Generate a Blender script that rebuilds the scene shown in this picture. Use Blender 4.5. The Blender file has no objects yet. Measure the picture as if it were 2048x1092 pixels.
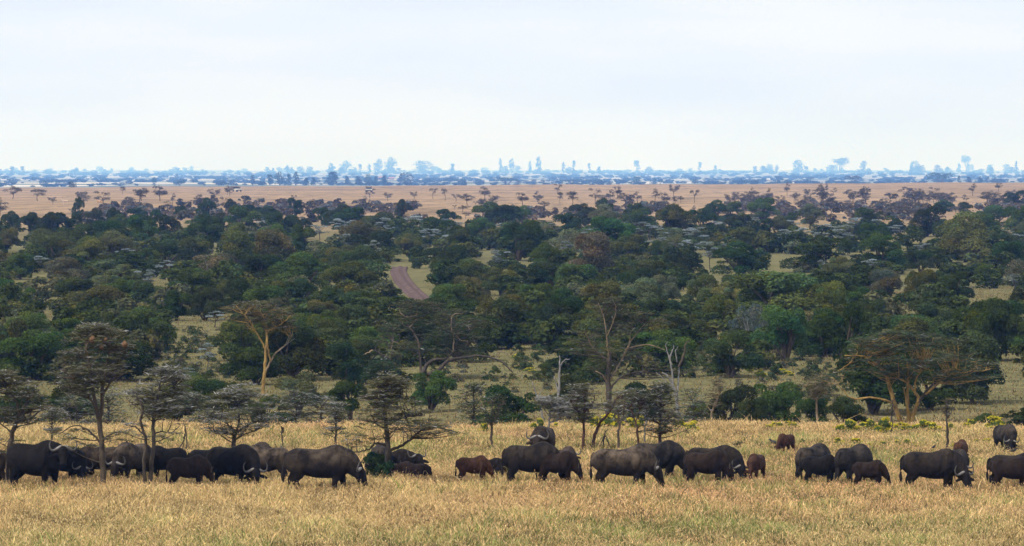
import bpy, math, random
import numpy as np
from mathutils import Vector, Matrix

# ------------------------------------------------------------------ basics
F, HZ, CX, CAMZ = 9956.0, 335.0, 1024.0, 9.4      # telephoto focal length in photo pixels, horizon row
rng = np.random.default_rng(11)
rnd = random.Random(5)
scene = bpy.context.scene
COL = scene.collection
PI = math.pi


def tag(o, label=None, cat=None, group=None, kind=None):
    if label: o['label'] = label
    if cat: o['category'] = cat
    if group: o['group'] = group
    if kind: o['kind'] = kind
    return o


def empty(name, loc, rz=0.0):
    o = bpy.data.objects.new(name, None)
    COL.objects.link(o)
    o.location = loc
    o.rotation_euler = (0, 0, rz)
    o.empty_display_size = 0.2
    return o


def link(name, mesh, parent=None, mat=None, color=None, loc=None):
    o = bpy.data.objects.new(name, mesh)
    COL.objects.link(o)
    if parent is not None: o.parent = parent
    if loc is not None: o.location = loc
    if mat is not None and not mesh.materials: mesh.materials.append(mat)
    if color is not None: o.color = color
    return o


def mesh_np(name, verts, faces, col=None, smooth=False, mats=None, midx=None):
    """verts (n,3); faces = list of index arrays (m,k); col (total faces,3)."""
    if not isinstance(faces, (list, tuple)): faces = [faces]
    faces = [np.asarray(f, dtype=np.int32) for f in faces if len(f)]
    me = bpy.data.meshes.new(name)
    verts = np.asarray(verts, dtype=np.float32)
    me.vertices.add(len(verts)); me.vertices.foreach_set('co', verts.ravel())
    loops = np.concatenate([f.ravel() for f in faces])
    tot = np.concatenate([np.full(len(f), f.shape[1], dtype=np.int32) for f in faces])
    st = np.zeros(len(tot), dtype=np.int32); st[1:] = np.cumsum(tot)[:-1]
    me.loops.add(len(loops)); me.loops.foreach_set('vertex_index', loops)
    me.polygons.add(len(tot)); me.polygons.foreach_set('loop_start', st)
    try: me.polygons.foreach_set('loop_total', tot)
    except Exception: pass
    if smooth: me.polygons.foreach_set('use_smooth', np.ones(len(tot), dtype=bool))
    if mats:
        for m in mats: me.materials.append(m)
        if midx is not None: me.polygons.foreach_set('material_index', np.asarray(midx, dtype=np.int32))
    me.update(calc_edges=True)
    if col is not None:
        a = me.attributes.new('Col', 'FLOAT_COLOR', 'FACE')
        c = np.ones((len(tot), 4), dtype=np.float32); c[:, :3] = col
        a.data.foreach_set('color', c.ravel())
    return me


# ------------------------------------------------------------------ terrain
GY = np.array([-200, -5, 108, 176, 206, 228, 330, 600, 2640, 3500, 5200, 8000, 12000, 24000, 33000.])
GZ = np.array([7.4, 7.4, 0.0, 0.0, -1.5, -1.5, -.35, 0.0, 0.0, -8.5, -10.2, -12.6, -15.2, -16.0, -9.])


def sst(y, a, b):
    t = np.clip((y - a) / (b - a), 0, 1)
    return t * t * (3 - 2 * t)


def ground(x, y):
    x = np.asarray(x, dtype=float); y = np.asarray(y, dtype=float)
    i = np.clip(np.searchsorted(GY, y) - 1, 0, len(GY) - 2)
    t = np.clip((y - GY[i]) / (GY[i + 1] - GY[i]), 0, 1)
    t = t * t * (3 - 2 * t)
    z = GZ[i] + (GZ[i + 1] - GZ[i]) * t
    near = sst(y, 100, 125) * (1 - sst(y, 230, 300))
    z = z + near * .05 * (np.sin(x * .9 + y * .21) + np.sin(x * .37 - y * .33 + 1.3) * .9)
    mid = sst(y, 225, 330) * (1 - sst(y, 800, 1100))
    z = z + mid * .22 * (np.sin(x * .16 + y * .045) + np.sin(x * .07 - y * .06 + 2.1))
    z = z + .005 * x * sst(y, 900, 2500) * (1 - sst(y, 2750, 4500))
    far = sst(y, 3500, 6000)
    z = z + far * .8 * (np.sin(x * .011 + y * .0021) + np.sin(x * .006 - y * .0034 + .7))
    edge = np.exp(-((y - 2600) / 160) ** 2)
    z = z + edge * .18 * (np.sin(x * .09) + np.sin(x * .031 + 1) + .6 * np.sin(x * .21 + 2))
    return z


def gz(x, y): return float(ground(x, y))


def px_x(px, d): return (px - CX) / F * d
def px_z(py, d): return CAMZ - (py - HZ) / F * d


def gd(px, py, lo, hi):
    """distance at which the ground shows at photo pixel (px, py), searched between lo and hi"""
    ds = np.geomspace(lo, hi, 900)
    rows = HZ + (CAMZ - ground((px - CX) / F * ds, ds)) * F / ds
    k = np.argmax(rows <= py)
    if rows[k] > py: k = len(ds) - 1
    return float(ds[k])


def at_ground(px, d):
    x = px_x(px, d)
    return Vector((x, d, gz(x, d)))


# ------------------------------------------------------------------ node helpers
def new_mat(name):
    m = bpy.data.materials.new(name); m.use_nodes = True
    nt = m.node_tree; nt.nodes.clear()
    out = nt.nodes.new('ShaderNodeOutputMaterial')
    return m, nt, out


def N(nt, typ, **kw):
    n = nt.nodes.new(typ)
    for k, v in kw.items():
        if k.startswith('i_'):
            n.inputs[k[2:]].default_value = v
        else:
            setattr(n, k, v)
    return n


def ramp(nt, fac, stops):
    r = nt.nodes.new('ShaderNodeValToRGB')
    e = r.color_ramp.elements
    while len(e) > 1: e.remove(e[-1])
    e[0].position = stops[0][0]; e[0].color = (*stops[0][1], 1)
    for p, c in stops[1:]:
        k = e.new(p); k.color = (*c, 1)
    nt.links.new(fac, r.inputs['Fac'])
    return r.outputs['Color']


def mixc(nt, fac, a, b, mode='MIX'):
    m = nt.nodes.new('ShaderNodeMix'); m.data_type = 'RGBA'; m.blend_type = mode
    for s, v in ((m.inputs[0], fac), (m.inputs[6], a), (m.inputs[7], b)):
        if hasattr(v, 'is_linked') or hasattr(v, 'links'): nt.links.new(v, s)
        elif isinstance(v, (int, float)): s.default_value = v
        else: s.default_value = (*v, 1)
    return m.outputs[2]


def noise_tex(nt, vec, scale, detail=4, rough=.6, stretch=None):
    if stretch is not None:
        mp = nt.nodes.new('ShaderNodeMapping'); mp.inputs['Scale'].default_value = stretch
        nt.links.new(vec, mp.inputs['Vector']); vec = mp.outputs['Vector']
    n = nt.nodes.new('ShaderNodeTexNoise')
    n.inputs['Scale'].default_value = scale; n.inputs['Detail'].default_value = detail
    n.inputs['Roughness'].default_value = rough
    nt.links.new(vec, n.inputs['Vector'])
    return n.outputs['Fac']


def foliage_mat(name, transl=.25):
    m, nt, out = new_mat(name)
    at = N(nt, 'ShaderNodeAttribute', attribute_name='Col')
    oi = N(nt, 'ShaderNodeObjectInfo')
    c = mixc(nt, 1.0, at.outputs['Color'], oi.outputs['Color'], 'MULTIPLY')
    d = N(nt, 'ShaderNodeBsdfDiffuse'); t = N(nt, 'ShaderNodeBsdfTranslucent')
    nt.links.new(c, d.inputs['Color']); nt.links.new(c, t.inputs['Color'])
    mx = N(nt, 'ShaderNodeMixShader'); mx.inputs[0].default_value = transl
    nt.links.new(d.outputs[0], mx.inputs[1]); nt.links.new(t.outputs[0], mx.inputs[2])
    nt.links.new(mx.outputs[0], out.inputs['Surface'])
    return m


def bark_mat(name, c1, c2, scale=6.0, use_obj=False):
    m, nt, out = new_mat(name)
    tc = N(nt, 'ShaderNodeTexCoord')
    f = noise_tex(nt, tc.outputs['Object'], scale, 5, .65, (1, 1, .35))
    c = ramp(nt, f, [(.35, c1), (.65, c2)])
    p = N(nt, 'ShaderNodeBsdfPrincipled'); p.inputs['Roughness'].default_value = .9
    p.inputs['Specular IOR Level'].default_value = .15
    nt.links.new(c, p.inputs['Base Color'])
    b = N(nt, 'ShaderNodeBump'); b.inputs['Strength'].default_value = .5; b.inputs['Distance'].default_value = .03
    nt.links.new(f, b.inputs['Height']); nt.links.new(b.outputs[0], p.inputs['Normal'])
    nt.links.new(p.outputs[0], out.inputs['Surface'])
    return m


def plain_mat(name, c, rough=.6, spec=.3, var=.15, scale=8):
    m, nt, out = new_mat(name)
    tc = N(nt, 'ShaderNodeTexCoord')
    f = noise_tex(nt, tc.outputs['Object'], scale, 4)
    lo = tuple(v * (1 - var) for v in c); hi = tuple(min(1, v * (1 + var)) for v in c)
    cc = ramp(nt, f, [(.3, lo), (.7, hi)])
    p = N(nt, 'ShaderNodeBsdfPrincipled'); p.inputs['Roughness'].default_value = rough
    p.inputs['Specular IOR Level'].default_value = spec
    nt.links.new(cc, p.inputs['Base Color']); nt.links.new(p.outputs[0], out.inputs['Surface'])
    return m


M = {}
M['leaf'] = foliage_mat('foliage', .36)
M['twig'] = foliage_mat('thorn_twigs', .34)
M['grass'] = foliage_mat('grass_blades', .35)
M['bark_dark'] = bark_mat('dark_bark', (.035, .028, .022), (.10, .08, .06))
M['bark_brown'] = bark_mat('brown_bark', (.05, .037, .027), (.135, .104, .07))
M['bark_red'] = bark_mat('red_brown_bark', (.05, .025, .018), (.12, .065, .045))
M['bark_gold'] = bark_mat('golden_bark', (.15, .090, .030), (.42, .27, .085))
M['bark_pale'] = bark_mat('pale_dead_wood', (.12, .112, .103), (.29, .272, .255))
M['bark_bare'] = bark_mat('bare_tan_wood', (.12, .086, .052), (.34, .25, .155))
M['nest'] = bark_mat('nest_straw', (.10, .055, .028), (.20, .115, .06), 14)
M['horn'] = bark_mat('horn', (.05, .047, .045), (.145, .135, .125), 9)
M['feather'] = plain_mat('dark_feathers', (.03, .026, .024), .7)

# ------------------------------------------------------------------ mesh makers
def tubes(paths, sides=7, cap=True):
    """paths: list of (points, radii). returns verts, quads, (cap tris)"""
    V, Q, T, o = [], [], [], 0
    for pts, rad in paths:
        P = np.asarray(pts, dtype=float); n = len(P)
        rad = np.broadcast_to(np.asarray(rad, dtype=float), (n,))
        tan = np.gradient(P, axis=0); tan /= np.linalg.norm(tan, axis=1, keepdims=True) + 1e-9
        ref = np.array([0.31, 0.87, 0.12]) if abs(tan[0] @ np.array([.31, .87, .12])) < .85 else np.array([1., 0, 0])
        a = np.cross(tan, ref); a /= np.linalg.norm(a, axis=1, keepdims=True) + 1e-9
        b = np.cross(tan, a)
        th = np.arange(sides) / sides * 2 * PI
        ring = P[:, None, :] + rad[:, None, None] * (np.cos(th)[None, :, None] * a[:, None, :] + np.sin(th)[None, :, None] * b[:, None, :])
        V.append(ring.reshape(-1, 3))
        i = np.arange(n - 1)[:, None] * sides; j = np.arange(sides)[None, :]; j2 = (j + 1) % sides
        Q.append(np.stack([i + j, i + j2, i + sides + j2, i + sides + j], -1).reshape(-1, 4) + o)
        o += n * sides
        if cap:
            V.append(P[[-1]] + tan[[-1]] * rad[-1] * .6); k = np.arange(sides); base = o - sides
            T.append(np.stack([base + k, base + (k + 1) % sides, np.full(sides, o)], -1)); o += 1
    return np.concatenate(V), np.concatenate(Q), (np.concatenate(T) if T else np.zeros((0, 3), int))


def smooth_path(pts, rad, sub=4, wob=0.0, g=None):
    """Catmull-Rom resample of a limb, slight natural wobble"""
    P = np.asarray(pts, dtype=float); n = len(P)
    r = np.interp(np.linspace(0, 1, n), np.linspace(0, 1, len(np.atleast_1d(rad))), np.atleast_1d(rad))
    E = np.vstack([2 * P[0] - P[1], P, 2 * P[-1] - P[-2]])
    out, ro = [], []
    for i in range(n - 1):
        p0, p1, p2, p3 = E[i:i + 4]
        for k in range(sub):
            t = k / sub
            out.append(.5 * (2 * p1 + (p2 - p0) * t + (2 * p0 - 5 * p1 + 4 * p2 - p3) * t * t + (3 * p1 - p0 - 3 * p2 + p3) * t ** 3))
            ro.append(r[i] + (r[i + 1] - r[i]) * t)
    out.append(P[-1]); ro.append(r[-1])
    out = np.array(out); ro = np.array(ro)
    if wob and g is not None:
        w = g.normal(0, wob, out.shape); w[0] = 0
        out = out + w
    return out, ro


def tube_mesh(name, paths, mat, sides=7):
    v, q, t = tubes(paths, sides)
    return mesh_np(name, v, [q, t], smooth=True, mats=[mat])


def quads_at(C, T, B):
    """diamond leaf faces: centre C, long half axis T, short half axis B"""
    n = len(C)
    V = np.empty((n, 4, 3)); V[:, 0] = C + T; V[:, 1] = C + B; V[:, 2] = C - T; V[:, 3] = C - B
    return V.reshape(-1, 3), np.arange(n * 4).reshape(-1, 4)


def unit(v): return v / (np.linalg.norm(v, axis=1, keepdims=True) + 1e-9)


def leaf_faces(C, Nn, size, g, aspect=1.5):
    t = unit(np.cross(Nn, g.normal(size=C.shape))); b = np.cross(unit(Nn), t)
    s = np.asarray(size).reshape(-1, 1)
    return quads_at(C, t * s * .5 * aspect, b * s * .5)


def bushy_crown(seed, w=6.0, h=4.5, nl=22, nleaf=6500, leaf=.17, low=.12, flat=.8, style='round'):
    """leafy crown built of many leaf faces gathered in uneven clumps; returns verts, quads, tint, lobes"""
    g = np.random.default_rng(seed)
    L = []
    while len(L) < nl:
        a = g.uniform(0, 2 * PI); zz = g.uniform(low, .86)
        if style == 'tall': prof = .82 - .85 * abs(zz - .40)
        elif style == 'cone': prof = 1.05 - zz
        elif style == 'umbrella': prof = 1.0 if zz > .55 else .0
        else: prof = math.sqrt(max(0., 1 - ((zz - .38) / .56) ** 2))
        if prof <= .05: continue
        rr = math.sqrt(g.uniform(0, 1)) * .40 * w * prof
        r = w * g.uniform(.075, .205)
        if style in ('tall', 'cone'): r *= .8
        L.append((rr * math.cos(a), rr * math.sin(a), zz * h, r))
    L = np.array(L)
    pr = L[:, 3] ** 2; pr = pr / pr.sum()
    k = g.choice(len(L), size=int(nleaf * 1.6), p=pr)
    d = unit(g.normal(size=(len(k), 3))); d[:, 2] = np.where(d[:, 2] < -.45, -d[:, 2], d[:, 2])
    rad = L[k, 3] * (g.uniform(.72, 1.03, len(k)) + (g.uniform(size=len(k)) < .07) * g.uniform(.05, .3, len(k)))
    fl = np.array([1, 1, flat])
    C = L[k, :3] + d * rad[:, None] * fl
    keep = C[:, 2] > .03 * h
    D = np.linalg.norm((C[:, None, :] - L[None, :, :3]) / fl / L[None, :, 3][..., None], axis=2)
    D[np.arange(len(k)), k] = 9
    keep &= D.min(1) > .62
    C, d, k = C[keep][:nleaf], d[keep][:nleaf], k[keep][:nleaf]
    Nn = unit(d + g.normal(0, .55, d.shape) + np.array([0, 0, .25]))
    sz = leaf * g.uniform(.6, 1.45, len(C))
    v, q = leaf_faces(C, Nn, sz, g)
    lt = g.uniform(.72, 1.32, len(L))
    tint = lt[k] * g.uniform(.6, 1.45, len(k))
    warm = g.normal(0, .10, len(L))[k] + g.normal(0, .07, len(k))
    col = np.stack([tint * (1 + warm), tint, tint * (1 - warm)], 1)
    return v, q, np.clip(col, 0, 4), L


def bushy_trunk(seed, L, h, mat, r=.14, leans=True):
    g = np.random.default_rng(seed + 900)
    paths = []
    n = g.integers(2, 4)
    for i in range(n):
        b = np.array([g.uniform(-.25, .25), g.uniform(-.25, .25), -.1])
        for t in g.choice(len(L), 4, replace=False):
            e = L[t, :3]
            m1 = b + (e - b) * .45 + np.array([g.uniform(-.3, .3), g.uniform(-.3, .3), .12 * h])
            p, rr = smooth_path([b, m1, e], [r, r * .6, r * .2], 4, .02, g)
            paths.append((p, rr))
    return tube_mesh('trunk', paths, mat, 6)


def pad_twigs(pads, g, n=70, ln=.26, wd=.03, pal=None, silver=.3, thick=.10, droop=0.0):
    """flat layered sprays of thorny twigs; pads rows (x,y,z,r). returns verts, quads, col"""
    Vs, Qs, Cs, o = [], [], [], 0
    pal = np.asarray(pal)
    for (x, y, z, r) in pads:
        m = max(8, int(n * (r / .45) ** 2 * g.uniform(.7, 1.3)))
        a = g.uniform(0, 2 * PI, m); q = np.sqrt(g.uniform(0.0, 1, m))
        tilt = g.normal(0, .10, 2)
        px, py = r * q * np.cos(a), r * q * np.sin(a)
        pz = thick * r * 2 * (1 - q ** 2) + g.normal(0, thick * r * .9, m) + px * tilt[0] + py * tilt[1] - droop * r * q ** 2
        C = np.stack([x + px, y + py, z + pz], 1)
        yaw = a + g.normal(0, .9, m); pit = g.normal(.10, .22, m)
        T = np.stack([np.cos(yaw) * np.cos(pit), np.sin(yaw) * np.cos(pit), np.sin(pit)], 1)
        B = unit(np.cross(T, unit(np.array([0, 0, 1.]) + g.normal(0, .6, (m, 3)))))
        l = ln * g.uniform(.5, 1.4, (m, 1)); w = wd * g.uniform(.6, 1.5, (m, 1))
        v, f = quads_at(C, T * l * .5, B * w * .5)
        Vs.append(v); Qs.append(f + o); o += len(v)
        c = pal[g.integers(0, len(pal), m)] * g.uniform(.65, 1.35, (m, 1)) * g.uniform(.8, 1.2)
        sv = g.uniform(size=m) < silver * (pz > -.02 * r) * g.uniform(.3, 1.7)  # pale upper twigs: silvery thorns, with lit spray tops put into the colour
        c[sv] = np.array([.36, .352, .335]) * g.uniform(.5, 1.2, (sv.sum(), 1))
        Cs.append(c)
    return np.concatenate(Vs), np.concatenate(Qs), np.concatenate(Cs)


PAL_GREY = [(.125, .118, .060), (.145, .142, .074), (.09, .088, .046), (.105, .125, .052), (.185, .168, .105)]
PAL_OLIVE = [(.10, .105, .052), (.075, .085, .042), (.12, .11, .065), (.065, .06, .04), (.09, .11, .05)]
PAL_BROWN = [(.12, .097, .052), (.15, .124, .068), (.08, .067, .038), (.095, .105, .045), (.175, .146, .082)]
PAL_GREEN = [(.045, .085, .05), (.055, .095, .05), (.035, .065, .04), (.07, .09, .05)]


def bezier(a, c, b, n=6):
    t = np.linspace(0, 1, n)[:, None]
    return (1 - t) ** 2 * a + 2 * t * (1 - t) * c + t ** 2 * b


def branches_to(pads, nodes, g, r0=.022, r1=.006, rise=.35):
    """thin branches from the nearest lower limb node to every pad"""
    out = []
    nodes = np.asarray(nodes)
    for p in np.asarray(pads):
        dv = nodes - p[:3]
        cost = np.linalg.norm(dv, axis=1) + np.where(dv[:, 2] > -.1, 2.0, 0) + np.abs(dv[:, 2] + .5) * .4
        a = nodes[int(np.argmin(cost))]; e = p[:3] + np.array([0, 0, -.02])
        L = np.linalg.norm(e - a)
        c = a + (e - a) * .45 + np.array([g.normal(0, .08 * L), g.normal(0, .08 * L), -.12 * L + rise * .1])
        q = bezier(a, c, e, 6)
        out.append((q, np.linspace(r0 * (.6 + .35 * L), r1, 6)))
        for _ in range(3):      # bare side twigs under the spray
            k = g.integers(2, 6); s = q[k]; an = g.uniform(0, 2 * PI)
            t = s + np.array([math.cos(an), math.sin(an), g.uniform(-.1, .35)]) * p[3] * g.uniform(.5, 1.0)
            out.append((np.array([s, (s + t) / 2 + g.normal(0, .03, 3), t]), np.array([r1 * 1.6, r1 * 1.2, r1 * .6])))
    return out
# ------------------------------------------------------------------ camera, sun, sky, haze
cam = bpy.data.cameras.new('camera'); cam.sensor_width = 36; cam.lens = F / 2048 * 36
cam.shift_y = -(546 - HZ) / 2048; cam.clip_start = 1; cam.clip_end = 60000
co = bpy.data.objects.new('camera', cam); COL.objects.link(co)
co.location = (0, 0, CAMZ); co.rotation_euler = (PI / 2, 0, 0)
scene.camera = co
SUN_EL, SUN_AZ = math.radians(50), math.atan2(-.62, -.55)      # azimuth measured from +Y towards +X
sd = Vector((math.sin(SUN_AZ) * math.cos(SUN_EL), math.cos(SUN_AZ) * math.cos(SUN_EL), math.sin(SUN_EL)))
sun = bpy.data.lights.new('sun', 'SUN'); sun.energy = 4.0; sun.angle = math.radians(1.5); sun.color = (1, .95, .86)
so = bpy.data.objects.new('sun', sun); COL.objects.link(so); so.rotation_euler = (-sd).to_track_quat('-Z', 'Y').to_euler()
so.location = (0, 0, 100)

w = bpy.data.worlds.new('World'); scene.world = w; w.use_nodes = True
nt = w.node_tree; nt.nodes.clear()
wo = N(nt, 'ShaderNodeOutputWorld'); bg = N(nt, 'ShaderNodeBackground'); bg.inputs['Strength'].default_value = .1
sky = N(nt, 'ShaderNodeTexSky', sky_type='NISHITA', sun_disc=False); sky.sun_elevation = SUN_EL; sky.sun_rotation = SUN_AZ
sky.air_density = 1.0; sky.dust_density = 2.0; sky.altitude = 1700
tc = N(nt, 'ShaderNodeTexCoord')
f1 = noise_tex(nt, tc.outputs['Generated'], 2.0, 4, .45, (5.0, 5.0, 34.0))
f2 = noise_tex(nt, tc.outputs['Generated'], 2.6, 5, .5, (8.0, 8.0, 70.0))
add = N(nt, 'ShaderNodeMath', operation='MULTIPLY_ADD'); nt.links.new(f2, add.inputs[0]); add.inputs[1].default_value = .35
nt.links.new(f1, add.inputs[2])
cloud = ramp(nt, add.outputs[0], [(.50, (8.35, 9.2, 11.1)), (.66, (8.9, 9.6, 11.1)), (.84, (9.7, 10.15, 10.9))])
c = mixc(nt, .90, sky.outputs[0], cloud)
nt.links.new(c, bg.inputs['Color']); nt.links.new(bg.outputs[0], wo.inputs['Surface'])

scene.view_settings.view_transform = 'Standard'; scene.view_settings.look = 'None'
scene.view_settings.exposure = 0; scene.view_settings.gamma = 1
scene.cycles.volume_bounces = 1; scene.cycles.max_bounces = 5; scene.cycles.diffuse_bounces = 3
scene.cycles.transmission_bounces = 3; scene.cycles.transparent_max_bounces = 8; scene.cycles.glossy_bounces = 1
scene.cycles.use_denoising = True; scene.cycles.denoising_prefilter = 'ACCURATE'

# haze: one closed box of thin blue air round the camera and the land
m, nt, out = new_mat('haze_air')
pv = N(nt, 'ShaderNodeVolumePrincipled')
pv.inputs['Color'].default_value = (.18, .40, 1.0, 1); pv.inputs['Density'].default_value = 1.15e-4
pv.inputs['Absorption Color'].default_value = (1, 1, 1, 1)
nt.links.new(pv.outputs[0], out.inputs['Volume'])
X0, Y0, Y1, Z0, Z1 = 7600, -260, 33500, -28, 125
hv = np.array([[x, y, z] for z in (Z0, Z1) for y in (Y0, Y1) for x in (-X0, X0)], dtype=float)
hf = np.array([[0, 2, 3, 1], [4, 5, 7, 6], [0, 1, 5, 4], [2, 6, 7, 3], [0, 4, 6, 2], [1, 3, 7, 5]])
tag(link('haze', mesh_np('haze', hv, hf, mats=[m])), kind='stuff')

# ------------------------------------------------------------------ ground sheet
ys = [-200.0]
while ys[-1] < 32500:
    y = ys[-1]
    ys.append(y + (8 if y < 100 else 1.0 if y < 245 else max(2.0, y * .011)))
ys = np.array(ys); nx = 181
s = np.linspace(-1, 1, nx); s = np.sign(s) * np.abs(s) ** 1.25
XX = s[None, :] * (70 + .19 * np.clip(ys, 0, None))[:, None]; YY = np.repeat(ys[:, None], nx, 1)
ZZ = ground(XX, YY)
gv = np.stack([XX, YY, ZZ], -1).reshape(-1, 3)
i = (np.arange(len(ys) - 1)[:, None] * nx + np.arange(nx - 1)[None, :]).ravel()
gf = np.stack([i, i + 1, i + nx + 1, i + nx], 1)
m, nt, out = new_mat('savanna_ground')
tc = N(nt, 'ShaderNodeTexCoord'); obv = tc.outputs['Object']
n1 = noise_tex(nt, obv, .05, 6, .62); n2 = noise_tex(nt, obv, .9, 5, .7); n3 = noise_tex(nt, obv, .008, 6, .6); n4 = noise_tex(nt, obv, .0022, 5, .62)
near = ramp(nt, n2, [(.3, (.10, .08, .038)), (.5, (.22, .165, .08)), (.7, (.30, .22, .11))])
green = ramp(nt, n2, [(.3, (.075, .078, .032)), (.7, (.18, .155, .07))])
gm = N(nt, 'ShaderNodeMapRange'); nt.links.new(n1, gm.inputs['Value']); gm.inputs[1].default_value = .5; gm.inputs[2].default_value = .68
near = mixc(nt, gm.outputs[0], near, green)
plain = ramp(nt, n3, [(.3, (.19, .132, .08)), (.45, (.285, .197, .118)), (.6, (.335, .235, .142)), (.75, (.235, .163, .098))])
speck = ramp(nt, noise_tex(nt, obv, .11, 5, .75), [(.36, (.45, .45, .45)), (.5, (1, 1, 1))])
plain = mixc(nt, .8, plain, speck, 'MULTIPLY')
streak = ramp(nt, noise_tex(nt, obv, .14, 5, .7, (1, .09, 1)), [(.34, (.52, .54, .55)), (.48, (1, 1, 1)), (.64, (1.18, 1.14, 1.08))])
plain = mixc(nt, .9, plain, streak, 'MULTIPLY')
farc = ramp(nt, n4, [(.40, (.08, .10, .065)), (.52, (.24, .23, .16)), (.60, (.58, .52, .42)), (.78, (.70, .64, .54))])
sep = N(nt, 'ShaderNodeSeparateXYZ'); nt.links.new(obv, sep.inputs[0])
def yfac(a, b):
    r = N(nt, 'ShaderNodeMapRange'); nt.links.new(sep.outputs['Y'], r.inputs['Value']); r.inputs[1].default_value = a; r.inputs[2].default_value = b
    return r.outputs[0]
wood = ramp(nt, n2, [(.3, (.07, .07, .032)), (.5, (.145, .132, .060)), (.7, (.215, .18, .088))]); wood = mixc(nt, gm.outputs[0], wood, green)
cc = mixc(nt, yfac(200, 230), near, wood); cc = mixc(nt, yfac(600, 950), cc, plain); cc = mixc(nt, yfac(2750, 3400), cc, farc)
d = N(nt, 'ShaderNodeBsdfDiffuse'); nt.links.new(cc, d.inputs['Color']); nt.links.new(d.outputs[0], out.inputs['Surface'])
tag(link('ground', mesh_np('ground', gv, gf, smooth=True, mats=[m])), kind='structure')

# ------------------------------------------------------------------ dirt track through the woodland
def track_y(py, px): return gd(px, py, 330, 900)
cl = [(880, 640), (858, 616), (842, 600), (828, 587), (815, 574), (806, 563), (800, 552), (797, 543), (800, 536)]
pts = []
for (a, b) in cl:
    dd = track_y(b, a); pts.append((px_x(a, dd), dd))
P2 = smooth_path([(x, y, 0) for x, y in pts], [1], 14)[0]
tn = np.gradient(P2, axis=0); tn /= np.linalg.norm(tn, axis=1, keepdims=True)
sd2 = np.stack([tn[:, 1], -tn[:, 0], 0 * tn[:, 0]], 1)
cr = np.array([-1.5, -1.25, -.95, -.75, -.5, -.25, 0, .25, .5, .75, .95, 1.25, 1.5]) * .56
hz = np.array([.0, .05, -.02, -.04, -.02, .06, .09, .06, -.02, -.04, -.02, .05, 0])
TV = P2[:, None, :] + sd2[:, None, :] * cr[None, :, None]
TV[..., 2] = ground(TV[..., 0], TV[..., 1]) + hz[None, :] + .12
# skirt so that the strip beds into the soil
TV[:, 0, 2] -= .25; TV[:, -1, 2] -= .25
nr, ncol = TV.shape[:2]
i = (np.arange(nr - 1)[:, None] * ncol + np.arange(ncol - 1)[None, :]).ravel()
m, nt, out = new_mat('track_soil')
tc = N(nt, 'ShaderNodeTexCoord')
c = ramp(nt, noise_tex(nt, tc.outputs['Object'], 1.7, 6, .7), [(.35, (.075, .052, .048)), (.6, (.14, .098, .088)), (.75, (.2, .15, .125))])
d = N(nt, 'ShaderNodeBsdfDiffuse'); nt.links.new(c, d.inputs['Color']); nt.links.new(d.outputs[0], out.inputs['Surface'])
tag(link('dirt_track', mesh_np('dirt_track', TV.reshape(-1, 3), np.stack([i, i + 1, i + ncol + 1, i + ncol], 1), smooth=True, mats=[m])), kind='structure')

# ------------------------------------------------------------------ grass
def soft_noise(x, y, seed, scale):
    g = np.random.default_rng(seed); r = np.zeros_like(x)
    for k in range(7):
        a = g.uniform(0, 2 * PI); f = scale * g.uniform(.5, 2.2)
        r += np.sin((x * math.cos(a) + y * math.sin(a) * .55) * f + g.uniform(0, 7)) / 7
    return r * 1.9


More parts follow.
